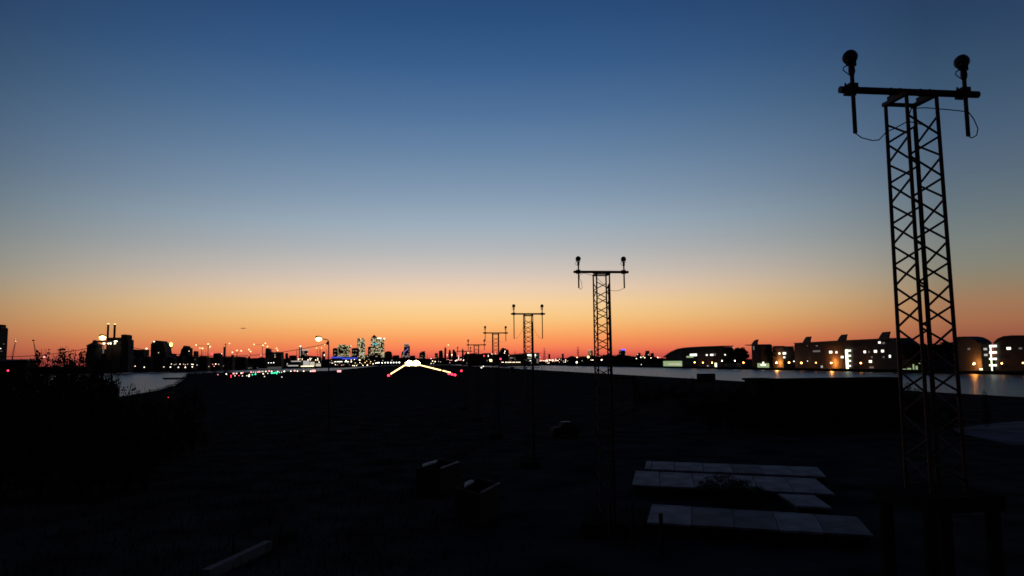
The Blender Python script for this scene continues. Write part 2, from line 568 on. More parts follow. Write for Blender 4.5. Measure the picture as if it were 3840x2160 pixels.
def tower(i):
    l, r = TOW[i]
    rl, rr = ray(*l), ray(*r)
    Y = BAR / (rr.x / rr.y - rl.x / rl.y)
    pl, pr = at_y(l[0], l[1], Y), at_y(r[0], r[1], Y)
    X, Z = (pl.x + pr.x) / 2, (pl.z + pr.z) / 2
    tilt = (pr.z - pl.z) / 2 * 0.6
    # the lamp towers share one kind but stand at their own height
    T = thing('approach_light_tower', (X, Y, 0.0), TLAB[i], 'light tower', 'approach light towers leading to the runway')
    ztop = Z - 0.145
    S2 = 0.255 if i == 0 else 0.28              # half the side of the square mast
    zfoot = 5.2 if i == 0 else 0.35
    ctr = [(-1, 1), (-1, -1), (1, 1), (1, -1)]

    def half(z):                                # the mast spreads a little towards its foot
        return S2 + (.0045 if i == 0 else .0022) * (ztop - z)
    for k, (dx, dy) in enumerate(ctr):
        MB().cyl((X + dx * half(zfoot), Y + dy * half(zfoot), zfoot), (X + dx * S2, Y + dy * S2, ztop), 0.029 if i == 0 else .033, 0.029 if i == 0 else .033, 8).build('leg', STEEL, T)
    br = MB()
    hp = 0.33
    faces = [((-1, -1), (1, -1), 0), ((1, -1), (1, 1), 0), ((1, 1), (-1, 1), 0), ((-1, 1), (-1, -1), 0)]
    for a, c, ph in faces:
        z, k = ztop - 0.30, ph
        while z - hp > zfoot:
            p, q = (a, c) if k % 2 == 0 else (c, a)
            w0, w1 = half(z), half(z - hp)
            br.cyl((X + p[0] * w0, Y + p[1] * w0, z - .015), (X + q[0] * w1, Y + q[1] * w1, z - hp + .015), 0.018 if i == 0 else .02, 0.018 if i == 0 else .02, 5)
            z -= hp
            k += 1
    br.build('bracing', STEEL, T)
    cap = MB()
    for s in (-1, 1):
        cap.box(X + s * S2 - .035, X + s * S2 + .035, Y - S2 - .05, Y + S2 + .05, ztop - .002, ztop + .055)   # channels carrying the bar
        cap.box(X + s * S2 - .03, X + s * S2 + .03, Y - .17, Y + .17, ztop + .055, Z - .03)
        cap.box(X - S2 + .036, X + S2 - .036, Y + s * S2 - .03, Y + s * S2 + .03, ztop, ztop + .05)
    cap.build('head_frame', STEEL, T)
    bar = MB()
    bar.cyl((X - BAR / 2, Y, Z - tilt), (X + BAR / 2, Y, Z + tilt), 0.056, 0.056, 12)
    for s in (-1, 1):
        for dx in (S2 - .08, S2 + .08):
            xx = X + s * dx
            bar.cyl((xx - .012, Y, Z + s * dx / 1.2 * tilt), (xx + .012, Y, Z + s * dx / 1.2 * tilt), 0.062, 0.062, 10)
    bar.build('crossbar', STEEL, T)
    dn = STEM_DOWN[i] - (.04 if i == 0 else 0)
    lf = -.065 if i == 0 else -.02             # lamp height trim
    for s in (-1, 1):
        off = (0.165 if s < 0 else 0.30) if i == 0 else (.19 if s < 0 else .22)
        xs = X + s * (BAR / 2 - off)
        zb = Z + s * tilt
        ys = Y - 0.083
        st = MB()
        st.cyl((xs, ys, zb - dn), (xs, ys, zb + lf + .30), 0.032, 0.032, 10)
        st.box(xs - .07, xs + .07, Y - .13, Y + .066, zb - .075, zb + .075)      # clamp round the crossbar
        st.cyl((xs + .08, Y - .02, zb - .09), (xs + .08, Y - .02, zb + .10), .016, .016, 6)
        st.cyl((xs - .08, Y - .02, zb - .09), (xs - .08, Y - .02, zb + .10), .016, .016, 6)
        st.cyl((xs, ys, zb + lf + .26), (xs, ys, zb + lf + .33), 0.032, 0.052, 10)
        st.cyl((xs, ys, zb + lf + .33), (xs, ys, zb + lf + .455), 0.052, 0.045, 10)
        so = st.build('lamp_stem', STEEL, T)
        hd = MB()
        ax = Vector((0, -1, 0.10))
        hc = Vector((xs, ys + .045, zb + lf + .575))
        hd.lathe(hc, ax, [(-.10, .03), (-.085, .062), (-.045, .096), (.0, .110), (.05, .110), (.085, .098)], 18)
        hd.box(xs - .075, xs - .06, ys - .02, ys + .03, zb + lf + .44, zb + lf + .55)
        hd.box(xs + .06, xs + .075, ys - .02, ys + .03, zb + lf + .44, zb + lf + .55)
        hd.box(xs - .075, xs + .075, ys - .02, ys + .03, zb + lf + .43, zb + lf + .447)
        # hood tab at the lower side of the drum
        hd.box(xs - .115, xs - .03, ys - .10, ys + .02, zb + lf + .47, zb + lf + .50)
        ho = hd.build('lamp_housing', STEEL_DARK, so, smooth=False)
        MB().lathe(hc + ax.normalized() * .085, ax, [(0, .095), (.012, .088), (.03, .06), (.036, .01)], 18).build('lens', GLASS, so)
        lp = MB()
        lp.tube([(xs - s * 0 - .045, ys, zb + lf + .44), (xs - .13, ys, zb + lf + .40), (xs - .145, ys, zb + lf + .35), (xs - .09, ys, zb + lf + .31), (xs - .03, ys, zb + lf + .27)], .008, 5)
        lp.build('lead', RUBBER, so)
        # cable from the stem foot to the mast
        cb = MB()
        fx, fz = xs + s * 0.0, zb - dn
        ex = X + s * S2
        if i == 0 and s < 0:
            pts = [(fx, ys, fz), (fx + .10, ys, fz - .07), (fx + .28, ys, fz - .11), (fx + .45, Y, fz - .07), (fx + .58, Y, fz + .06), (fx + .72, Y, fz + .12), (ex, Y - S2, fz + .16), (ex + .3, Y - S2, fz + .10), (X + S2, Y - S2, fz - .02)]
        elif i == 0:
            pts = [(fx, ys, fz), (fx + .06, ys, fz - .03), (fx + .15, ys, fz + .02), (fx + .18, ys, fz + .13), (fx + .12, ys, fz + .28), (fx + .03, ys, fz + .40), (fx - .2, Y, fz + .45), (ex, Y, fz + .47), (ex - .25, Y, fz + .45), (ex - .35, Y, fz + .2)]
        elif (i == 1 and s < 0):
            pts = [(fx, ys, fz), (fx + .07, ys, fz - .06), (fx + .15, ys, fz + .02), (fx + .12, ys, fz + .25), (fx + .03, ys, fz + .42), (fx + .05, ys, fz + .56), (fx + .25, Y, fz + .65), (ex, Y, fz + .52), (ex + .35, Y, fz + .2)]
        else:
            sag = 0.25 + 0.1 * (i % 3)
            pts = []
            for k in range(11):
                u = k / 10
                pts.append((fx + (ex - fx) * u, ys + .1 * u, fz - (0.1 if k else 0) * math.sin(math.pi * u) + (Z - .75 - fz if dn < 1 else Z - .5 - fz) * u ** 1.6 * 0.8))
        cb.tube(pts, 0.0085 if i < 2 else 0.007, 5)
        cb.build('cable', RUBBER, T)
    # conduit beside one leg
    cd = MB()
    cd.cyl((X + S2 - .055, Y + S2 - .03 if i == 0 else Y - S2 - .045, zfoot), (X + S2 - .055, Y + S2 - .03 if i == 0 else Y - S2 - .045, ztop - (0.45 if i else .35)), 0.014 if i == 0 else .036, 0.014 if i == 0 else .036, 8)
    cd.build('conduit', STEEL_DARK, T)
    ft = MB()
    if i == 0:
        ft.box(X - .62, X + .62, Y - .62, Y + .62, 4.98, 5.2)
        ft.build('platform_slab', CONC_DARK, T)
        for dx in (-.5, .5):
            for dy in (-.5, .5):
                MB().cyl((X + dx, Y + dy, 0), (X + dx, Y + dy, 4.98), .1, .1, 12).build('column', CONC_DARK, T)
    else:
        ft.box(X - .6, X + .6, Y - .6, Y + .6, 0, .35)
        ft.build('plinth', CONC_DARK, T)
    return T


for i in range(len(TOW)):
    tower(i)


# ------------------------------------------------------------------ lamps shared by many posts
def unit_ball():
    m = MB().ball((0, 0, 0), 1.0, n=10, m=6)
    me = bpy.data.meshes.new('lamp')
    me.from_pydata(m.v, [], m.f)
    me.polygons.foreach_set('use_smooth', [True] * len(me.polygons))
    return me


def unit_pole():
    m = MB().cyl((0, 0, 0), (0, 0, 1), 1, 0.8, 6)
    me = bpy.data.meshes.new('pole')
    me.from_pydata(m.v, [], m.f)
    me.materials.append(STEEL_DARK)
    return me


BALLS = {}
POLE = unit_pole()


def ball_mesh(m):
    if m.name not in BALLS:
        me = unit_ball()
        me.materials.append(m)
        BALLS[m.name] = me
    return BALLS[m.name]


def link(name, me, parent, loc, scale):
    o = bpy.data.objects.new(name, me)
    COL.objects.link(o)
    o.parent = parent
    o.location = loc
    o.scale = scale
    return o


def depth_px(p):
    """metres per photograph pixel at a world point"""
    d = (p - EYE).dot(ROT @ Vector((0, 0, -1)))
    return d / F


def post_lamp(p, spx, m, label, group=None, name='lamp_post', cat='lamp post', wide=1.0, rough_min=0.12):
    """a lamp on its own post; spx = size of the lamp in photograph pixels"""
    base = Vector((p.x, p.y, 0.0))
    t = thing(name, base, label, cat, group)
    r = max(rough_min, spx * 0.5 * depth_px(p))
    pr = max(0.04, min(0.12, r * 0.3))
    link('pole', POLE, t, (0, 0, 0), (pr, pr, max(0.05, p.z - r * 0.5)))
    link('lamp', ball_mesh(m), t, (0, 0, p.z), (r * wide, r, r))
    return t


def lamp_on(parent, p, spx, m, wide=1.0, tall=1.0, name='lamp'):
    r = spx * 0.5 * depth_px(p)
    return link(name, ball_mesh(m), parent, p - WORLD_OF[parent.name], (r * wide, r, r * tall))


# runway lights -------------------------------------------------------------
def ground_light(p, r, m, label, group, name, cat):
    t = thing(name, (p.x, p.y, 0.0), label, cat, group)
    link('base', POLE, t, (0, 0, 0), (0.12, 0.12, max(.08, p.z - r * .6)))
    link('lamp', ball_mesh(m), t, (0, 0, p.z), (r, r, r))
    return t


XL, XR = -11.2, 26.9
for side, X in (('left', XL), ('right', XR)):
    y = RW0 + (40 if side == 'left' else 62)
    k = 0
    while y < RW1:
        if not (side == 'right' and k in (5,)):
            r = max(0.30, 2.5 * y / F)
            ground_light(Vector((X, y, 0.45)), r, L_RUNWAY, 'warm white runway edge light in the glowing %s row' % side, '%s row of runway edge lights' % side, 'runway_light', 'runway light')
        y += 24 + 12 * (k / 30)
        k += 1
for k in range(9):  # balls enlarged so the glare of the far lights is built into their shape
    for q in (0, 1):
        x = rcx - 15 + 30 * k / 8
        y = RW1 - 30 - 200 * q
        ground_light(Vector((x, y, 2.0 + 4.2 * q)), (2.0 + 5.2 * (k in (2, 6))) * (1 - .15 * q), L_BLAZE, 'blazing runway end light in the bright clump where both rows meet', 'runway end lights', 'runway_end_light', 'runway light')
reds = [(1457, 1408, 'pinkish red light at the near end of the left runway row'),
        (1683.8, 1401.6, 'red light nearest the white lamps at the end of the right runway row'),
        (1694.7, 1403.7, 'middle red light of three ending the right runway row'),
        (1706, 1406.3, 'outermost red light of three ending the right runway row')]
for x, y, lb in reds:
    p = on_z(x, y, 0.5)
    ground_light(p, 4.6 * p.y / F, L_RED, lb, 'red runway threshold lights', 'threshold_light', 'runway light')
p = on_z(1731, 1391, .6)
ground_light(p, 4.5 * p.y / F, L_RED, 'lone red ground light right of the runway rows, below the skyline', None, 'marker_light', 'runway light')

# airfield ground lights left of the runway ----------------------------------
AF = [('pink', [(817, 1405, .7), (876, 1401, 1.5), (910.4, 1397.8, 1), (942, 1395.8, 1.4), (971.5, 1394.7, 1.4), (965, 1395.2, .9), (1010, 1392, 1.4), (1105, 1390.6, 1.5)]),
      ('white', [(848.8, 1402.5, 1), (887, 1400.4, .9), (904.7, 1399.4, 1), (935, 1405.6, .9), (933.7, 1410.8, 1.1), (996.8, 1393, .9), (1019, 1392.7, .9), (987, 1401.4, 1), (1041.4, 1392.7, .8), (1066, 1392.7, 1.1), (1090.6, 1392, .9), (1115.4, 1392, .9), (1138.7, 1392, 1), (1164.6, 1392, .9)]),
      ('dim', [(926, 1408.7, .9), (908.9, 1409.7, .9), (881, 1409.2, 1), (950.8, 1395.8, .8), (958, 1395.8, .8), (979, 1394, .8), (985.5, 1393, .9), (1004, 1400, .9), (992, 1411.8, .9), (1056, 1396.3, .8), (1057, 1413.9, .9)]),
      ('red', [(866.4, 1408.7, 1), (866.6, 1413.9, .8), (896, 1408.7, .7)]),
      ('green', [(946.6, 1405, 1), (958, 1403, 1.2), (1018, 1399.4, 1.1), (1024, 1399, 1.1), (1030.5, 1398.4, 1), (1037.7, 1401.5, .9), (1033, 1396.8, 1), (1039, 1396.3, 1), (1047.6, 1396.3, .9)])]
AFM = {'pink': L_PINK, 'white': L_WHITE, 'dim': L_DIM, 'red': L_RED, 'green': L_GREEN}
for colr, pts in AF:
    pts = sorted(pts)
    for k, (x, y, s) in enumerate(pts):
        p = on_z(x, y, 0.5)
        q = {'dim': 'faint white'}.get(colr, colr)
        ground_light(p, (2.2 if colr not in ('dim', 'red') else 2.0) * s * p.y / F, AFM[colr], '%s from left of the %s ground lights strewn left of the runway' % (nth(k), q), 'airfield ground lights', 'taxiway_light', 'ground light')
for x, y, lb in ((1176, 1390.6, 'wide pale pink illuminated board at the right end of the airfield lights'), (1271.8, 1391.8, 'lone pale pink illuminated board on dark grass left of the runway')):
    p = on_z(x, y, 1.0)
    t = thing('taxiway_sign', (p.x, p.y, 0), lb, 'airfield sign')
    w, h = 7 * p.y / F, 3.4 * p.y / F
    MB().box(p.x - w, p.x + w, p.y - .1, p.y + .1, p.z - h, p.z + h).build('panel', L_PINK, t)
    for s in (-.8, .8):
        MB().cyl((p.x + s * w, p.y, 0), (p.x + s * w, p.y, p.z - h), .05).build('leg', STEEL_DARK, t)


# ------------------------------------------------------------------ buildings made from their outline
def outline_building(name, label, cat, Y, prof, depth, m, group=None, base=0.0):
    """prof: photograph points along the roofline, left to right; walls drop to the ground"""
    # the far top corner of a deep block shows beside its front one: the outline's inner end belongs to the back wall
    xa, xb = prof[0][0], prof[-1][0]
    pts = []
    for px, py in prof:
        u = (px - xa) / (xb - xa)
        u = u if xb < 1533 else (1 - u if xa > 1533 else 0)
        p = at_y(px, py, Y)
        p.x = at_y(px, py, Y + depth * u).x
        pts.append(p)
    t = thing(name, (sum(p.x for p in pts) / len(pts), Y, base), label, cat, group)
    poly = [(pts[0].x, base)] + [(p.x, p.z) for p in pts] + [(pts[-1].x, base)]
    MB().prism_xz(poly, Y, Y + depth).build('wall', m, t)
    return t


def rect_part(t, name, m, x0, x1, y0, y1, Y, d=0.3, out=0.25):
    a, c = at_y(x0, y0, Y - out), at_y(x1, y1, Y - out)
    return MB().box(a.x, c.x, Y - out, Y - out + d, c.z, a.z).build(name, m, t)


def roof_cap(t, x0, x1, y0, Y, depth, m=ROOFM, th=0.6, over=0.6):
    a, c = at_y(x0, y0, Y), at_y(x1, y0, Y)
    z = min(a.z, c.z)
    return MB().box(a.x - over, c.x + over, Y - over, Y + depth + over, z + .02, z + .02 + th).build('roof', m, t)


# far left tower block
t = outline_building('apartment_tower', 'dark tower block cut off by the left edge, with rooftop stub', 'tower block', 520, [(-60, 1229), (31, 1230)], 12, WALLD)
rect_part(t, 'roof_stub', WALLD, -20, 4, 1217, 1229.5, 520, 6, -2)
roof_cap(t, -60, 4, 1230.8, 520, 8, over=0)
for x, y in ((1, 1307), (5, 1317), (14, 1290)):
    rect_part(t, 'window', W_DIM if y != 1307 else W_WHITE, x - 3, x + 2.5, y - 1.2, y + 1.2, 520, .3, .2)

# pale low roofline at far left
t = thing('low_warehouse', at_y(50, 1348, 170).to_2d().to_3d(), 'long low warehouse with a pale roof edge beside the left tower block', 'warehouse')
a, c = at_y(-150, 1350, 170), at_y(100, 1347, 170)
MB().box(a.x, c.x, 170, 174, 0, c.z - .35).build('wall', WALLD, t)
MB().box(a.x - .3, c.x + .3, 169.6, 174.4, c.z - .35, c.z).build('roof', WHITE_DIRTY_GLINT, t)


# sugar works on the left
def works():
    Y = 900
    t = thing('sugar_works', at_y(420, 1340, Y).to_2d().to_3d(), 'factory with two tall lit chimneys, a round silo and a stepped block', 'factory')
    sl = MB()
    c = at_y(355, 1297, Y)
    r = 24 * Y / F
    zt, za = c.z, at_y(355, 1283, Y).z
    sl.lathe((c.x, Y, 0), (0, 0, 1), [(0, r), (zt, r), (zt, r * 1.12), (zt + .4, r * 1.12), (za, r * .22), (za + 2.2, r * .22)], 24)
    sl.build('silo', RENDER, t)
    # silo number two behind and conveyor bridge
    c2 = at_y(378, 1296, Y + 14)
    MB().lathe((c2.x, Y + 16, 0), (0, 0, 1), [(0, r * .7), (c2.z - 4, r * .7)], 20).build('silo', RENDER, t)
    a, d = at_y(350, 1278, Y), at_y(415, 1284, Y)
    MB().box(a.x, d.x + 6, Y - 2, Y + 2, d.z, a.z).build('conveyor', WALLM, t)
    a, d = at_y(402, 1266, Y + 5), at_y(452, 1340, Y + 5)
    MB().box(a.x, d.x, Y + 5, Y + 25, 0, a.z).build('process_block', WALLM, t)
    poly = [(454, 1340), (454.5, 1256), (462, 1254.5), (483, 1254), (491, 1257), (491, 1273), (502, 1273.5), (502, 1340)]
    pp = [at_y(x, y, Y - 3) for x, y in poly]
    for p, (x, y) in zip(pp, poly):
        p.x = at_y(x, y, Y - 3 + 17 * (x - 454) / 48).x
    MB().prism_xz([(p.x, p.z if 0 < i < 7 else 0) for i, p in enumerate(pp)], Y - 3, Y + 14).build('tower_block', WALLD, t)
    for x0, x1, y0 in ((402, 407.5, 1217), (426.5, 432.5, 1218)):
        a, d = at_y(x0, y0, Y + 10), at_y(x1, 1270, Y + 10)
        rr = (d.x - a.x) / 2
        ch = MB().cyl((a.x + rr, Y + 10, 0), (a.x + rr, Y + 10, a.z), rr * 1.1, rr, 12).build('chimney', WALLM, t)
        tp = MB()
        tp.lathe((a.x + rr, Y + 10, a.z - .3), (0, 0, 1), [(0, rr * 1.3), (.8, rr * 1.3)], 12)
        tp.build('rim', STEEL_DARK, ch)
        lamp = link('lamp', ball_mesh(L_WARM), ch, Vector((a.x + rr + .6, Y + 8.6, a.z + .7)) - WORLD_OF[ch.name], (1.5, .6, .55))
    for x, y, s, wd in ((390, 1288, 7, 1.25), (406, 1288.5, 6, 1.3), (415, 1287.5, 7.5, 1.3), (434, 1280, 6, 2.2), (431, 1288, 6, 1.4)):
        lamp_on(t, at_y(x, y, Y - 4.5), s, L_WHITE, wd)
    p0, p1 = at_y(386, 1295, Y - 1), at_y(390, 1325, Y - 1)
    MB().box(p0.x, p1.x, Y - 1.4, Y - .9, p1.z, p0.z).build('glow_duct', W_DIM, t)  # duct given a faint glow of its own to look lit


works()

# blocks along the left bank: (roofline, Y, depth, label, lights)
BL = [([(500, 1310), (524, 1311), (560, 1311)], 1080, 20, 'low flat block between the factory and the stepped dark block', [(549.5, 1307, 8, 'p'), ]),
      ([(565, 1311), (566, 1290), (571, 1287), (576, 1282), (584, 1278), (597, 1276.5), (620, 1278), (623, 1284), (633, 1285), (640, 1303), (645, 1324)], 1000, 26, 'tall dark stepped block beside a big yellow floodlight', [(578, 1281, 6.5, 'w'), (594.5, 1322.5, 4, 'd')]),
      ([(641, 1326), (654, 1326), (655, 1333), (672, 1334)], 1040, 16, 'low dark block at the right foot of the stepped block', []),
      ([(672, 1333), (680, 1322), (682, 1312), (693, 1303), (695, 1298), (702, 1296), (710, 1299), (713, 1304), (722.5, 1304), (723, 1322)], 1100, 22, 'dark gabled block with one small white light', [(709, 1317, 3.6, 'w')]),
      ([(726, 1318), (732, 1316), (743, 1317), (745, 1328)], 1150, 16, 'small dark block left of the leafless tree', []),
      ([(800, 1326), (806, 1325), (832, 1324), (835, 1328)], 1250, 22, 'wide low block left of the slender dark tower', [(831.5, 1326.5, 4, 'w')]),
      ([(838, 1301), (846, 1301)], 1300, 8, 'slender dark tower with a crane at its top', []),
      ([(867, 1331), (871, 1330.5), (877, 1331), (878, 1340)], 1420, 12, 'small square block with a lit window pair beneath', [(883.5, 1348.7, 4.5, 'w'), (884.5, 1356, 4.5, 'w')]),
      ([(882, 1338), (886, 1337), (917, 1338), (927, 1341)], 1420, 18, 'long low dark block under the crane lights', []),
      ([(930, 1340), (933, 1336), (939, 1341)], 1430, 10, 'tiny gabled block in the low dark skyline', []),
      ([(995, 1340), (995.5, 1310), (1001, 1305), (1006, 1308), (1009, 1319), (1011, 1320), (1060, 1320), (1064, 1322), (1065, 1345)], 1390, 30, 'large dark block with a stair tower and floodlit row beneath', [(1031.5, 1338.8, 4, 'd'), (1031, 1331, 3, 'd'), (1031, 1323.5, 3, 'd')]),
      ([(1070, 1325), (1080, 1324), (1081, 1345)], 1700, 14, 'small square reddish block right of the large dark block', []),
      ([(1084, 1336), (1088, 1333), (1112, 1332.5), (1114, 1345)], 1700, 20, 'low long block behind the lit floating hall', []),
      ([(1125, 1345), (1126, 1335), (1160, 1334), (1196, 1336), (1206, 1342)], 1650, 24, 'long dark shed behind the bright hall walls', [])]
LM = {'w': L_WHITE, 'p': L_WHITE, 'd': L_DIM, 'r': L_RED, 'k': L_PINK, 'o': L_WARM}
for prof, Y, dp, lb, lights in BL:
    t = outline_building('dock_block', lb, 'building', Y, prof, dp, WALLD if Y < 1300 else WALLM, 'dark blocks along the left bank')
    for x, y, s, c in lights:
        lamp_on(t, at_y(x, y, Y - .8), s * .6, LM[c], 1.3)

# lit residential tower left of the lamp post
t = outline_building('apartment_tower', 'lit apartment tower with a bright rooftop behind the bright hall', 'tower block', 1900, [(1130, 1345), (1130.5, 1316), (1156, 1314.5), (1156.5, 1345)], 20,
                     lit_facade('flat_windows', (0.10, 0.07, 0.05), 5, 3.2, .5, (1, .7, .4), 0.35))
rect_part(t, 'lit_roof', W_STRIP, 1132, 1156, 1310, 1314.3, 1900, 10, -3)
lamp_on(t, at_y(1154, 1326, 1898), 4, L_PINK)
t = outline_building('lift_tower', 'narrow dark tower core topped by a pale light', 'tower block', 1880, [(1121, 1345), (1121.5, 1302), (1132, 1301.5), (1132.5, 1345)], 10, WALLM)
lamp_on(t, at_y(1126.5, 1298.5, 1879), 6, L_DIM, 1.2, 1.0)
rect_part(t, 'lit_strip', W_STRIP, 1125.5, 1127, 1302, 1336, 1880, .3, .3)

# bright hall and its pale walls on the far quay
Yh = 1440
t = outline_building('floating_hall', 'long hall with a pale lit roof band and lit waterline band', 'hall', Yh, [(1079, 1373), (1084, 1364), (1092, 1356.5), (1129, 1355)], 16, WALLD)
rect_part(t, 'roof_band', W_STRIP, 1092, 1129, 1353, 1356.4, Yh, .5, .4)
rect_part(t, 'lower_band', W_STRIP, 1079, 1119, 1369.3, 1373.3, Yh, .5, .4)
t = outline_building('exhibition_hall', 'bright pale hall walls on the far quay, glowing as if floodlit', 'hall', Yh + 20, [(1120, 1355), (1133, 1350), (1160, 1351), (1196, 1352), (1207, 1358)], 30, RENDER)
rect_part(t, 'glow_wall', W_HALL, 1137, 1159.5, 1353, 1373, Yh + 20, .3, .3).data.materials[0] = W_STRIP
rect_part(t, 'glow_wall', W_HALL, 1161.5, 1179.5, 1357.3, 1373.3, Yh + 20, .3, .5)  # wall panels glow themselves in place of floodlight falling on them
rect_part(t, 'glow_wall', W_HALL, 1184, 1202.5, 1363.5, 1373.3, Yh + 20, .3, .5)
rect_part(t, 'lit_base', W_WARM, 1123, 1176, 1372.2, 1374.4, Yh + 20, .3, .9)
for x, y, s in ((1119, 1345.5, 4), (1124.6, 1345.6, 4), (1119, 1349, 4), (1133.5, 1345.5, 4), (1133.3, 1349, 4), (1155, 1349.7, 6), (1162.5, 1344, 5), (1168, 1344.5, 4), (1163.5, 1349, 6), (1184, 1350, 6), (1191.5, 1344, 5), (1192, 1349.7, 6), (1196.7, 1358, 6), (1078, 1363.5, 4), (1076, 1368, 4)):
    lamp_on(t, at_y(x, y, Yh + 17), s * .55, L_WHITE if x > 1100 else L_DIM, 1.2)
t = outline_building('cable_tower', 'small dark tower with one vertical white light left of the street lamp', 'tower block', 2600, [(1207, 1356), (1208, 1324), (1210, 1318), (1219, 1318), (1220, 1356)], 14, WALLM)
rect_part(t, 'window', W_WHITE, 1214.5, 1217.5, 1328, 1335, 2600, .3, .3)


# domed arena with masts
def arena():
    Y = 4000
    c = at_y(1290, 1352, Y)
    t = thing('domed_arena', (c.x, Y, 0), 'low blue-lit domed roof below the lit tower cluster', 'arena')
    zt = at_y(1290, 1336, Y).z
    r = 58 * Y / F
    cy = Y + r
    prof = [(0, r), (zt * .55, r * .98)] + [(zt * (.55 + .45 * math.sin(a)), r * math.cos(a) * .98) for a in (0.3, .6, .9, 1.2, 1.5)]
    dome = MB().lathe((c.x, cy, 0), (0, 0, 1), prof, 28).build('dome', FAR, t, smooth=True)
    rect_part(t, 'blue_glow_band', G_BLUE, 1240, 1283, 1338, 1343, Y, 1, 3)  # blue light on the dome put in as glowing bands
    rect_part(t, 'blue_glow_band', G_BLUE, 1283, 1340, 1341, 1347, Y, 1, 3)
    for x0, y0, x1 in ((1189, 1309, 1195), (1198, 1309, 1203), (1202, 1308, 1206), (1225, 1309, 1229)):
        p, q = at_y(x0, y0, Y + 20), at_y(x1, 1345, Y + 20)
        MB().cyl((q.x, Y + 20, 0), p, 1.6, .9, 6).build('mast', CRANEM, t)
    for x, y in ((1187, 1305.5), (1206, 1305), (1217, 1292)):
        post_lamp(at_y(x, y, 3900), 4, L_WARM, {1187: 'small light on a slim mast, leftmost above the blue-lit dome', 1206: 'small faint light on a slim mast above the white-lit tower', 1217: 'small orange light high beside the near street lamp pole'}[x], 'mast lights', 'mast_light', 'mast light')


arena()

# ------------------------------------------------------------------ high-rise clusters
FW = lit_facade('office_windows', (0.13, 0.10, 0.06), 6.2, 6.5, .52, (1.0, .86, .46), 0.72, .2)
FB = lit_facade('office_windows_bright', (0.14, 0.11, 0.07), 5.0, 7.5, .56, (1.0, .86, .48), 0.85, .2)
FD = lit_facade('office_windows_dark', (0.10, 0.06, 0.05), 7, 7, .30, (1.0, .75, .45), 0.5, .25)
YC = 4600
CW = [('office_tower', 'narrow dark tower at the left end of the high-rise cluster', FD, [(1247.5, 1352), (1248, 1307), (1258, 1305), (1267, 1306)], 0, 34, []),
      ('office_tower', 'broad lit block with a stepped top, left in the high-rise cluster', FW, [(1266, 1352), (1266.5, 1296), (1270, 1293), (1290, 1291), (1301, 1294), (1316, 1294.5), (1319, 1298), (1314, 1304), (1314.5, 1352)], 30, 40, [(1316.5, 1297, 4, 'o')]),
      ('office_tower', 'plain dark block between the broad lit block and tall flat-topped tower', FD, [(1318, 1352), (1318.5, 1306), (1336, 1304.5), (1347, 1308), (1347.5, 1352)], -40, 30, [(1348.5, 1304.5, 4.5, 'k')]),
      ('skyscraper', 'tall flat-topped lit tower left of the pyramid-topped one', FB, [(1338, 1352), (1338.5, 1280), (1341, 1277), (1341, 1268), (1366.5, 1268), (1367, 1277), (1369, 1280), (1370.5, 1352)], 20, 36, [(1353, 1270.5, 4, 'o')]),
      ('office_tower', 'low dark shoulder block at the left foot of the pyramid tower', FD, [(1379, 1352), (1380, 1302), (1384, 1300), (1390.5, 1299), (1391, 1352)], -20, 30, []),
      ('skyscraper', 'flat-topped lit tower with glowing white crown right of the pyramid tower', FB, [(1415, 1352), (1415.3, 1270), (1424, 1269), (1441, 1268.3), (1442.5, 1352)], 15, 36, []),
      ('office_block', 'mid-height dark block below the pyramid tower', FD, [(1368, 1352), (1370, 1331), (1404, 1328), (1405, 1323), (1427, 1323), (1428, 1352)], -120, 30, []),
      ('office_block', 'dark arched-top block right of the white-crowned tower', FAR, [(1440, 1352), (1443, 1321), (1455, 1316.5), (1468, 1319), (1471, 1332), (1472, 1352)], -60, 30, []),
      ('office_block', 'long low dark block between the arched block and slanting tower', FAR, [(1471, 1352), (1473, 1333), (1497, 1332), (1499, 1352)], -80, 30, [])]
for nm, lb, m, prof, dy, dp, lights in CW:
    t = outline_building(nm, lb, 'skyscraper' if nm == 'skyscraper' else 'office building', YC + dy, prof, dp, m, 'high-rise cluster across the dock')
    for x, y, s, c in lights:
        lamp_on(t, at_y(x, y, YC + dy - 2), s * .7, LM[c], 1.3)
    if 'white crown' in lb:
        rect_part(t, 'lit_crown', W_WHITE, 1415, 1430.5, 1266.5, 1271, YC + dy, 1, 1)
        lamp_on(t, at_y(1441, 1270, YC + dy - 2), 4.5, L_WHITE, 1.2)
    if nm == 'skyscraper' and 'left of' in lb:
        rect_part(t, 'lit_floor', W_STRIP, 1343, 1360, 1325, 1330, YC + dy, 1, 1)
# pyramid-topped tower
t = outline_building('skyscraper', 'tallest tower, with a pyramid roof and a cyan sign', 'skyscraper', YC, [(1389, 1352), (1390, 1273), (1392, 1266), (1415, 1266), (1416, 1352)], 42, FB, 'high-rise cluster across the dock')
pa = [at_y(x, y, YC) for x, y in ((1391.5, 1266), (1414.5, 1266), (1403, 1255))]
w_ = pa[1].x - pa[0].x
z0 = pa[0].z
MB().add([(pa[0].x, YC, z0), (pa[1].x, YC, z0), (pa[1].x, YC + w_, z0), (pa[0].x, YC + w_, z0), (pa[2].x, YC + w_ / 2, pa[2].z)],
         [(0, 1, 4), (1, 2, 4), (2, 3, 4), (3, 0, 4)]).build('pyramid_roof', FAR, t)
rect_part(t, 'lit_sign', L_CYAN, 1398, 1415.5, 1288.3, 1292, YC, 1, 1.5)

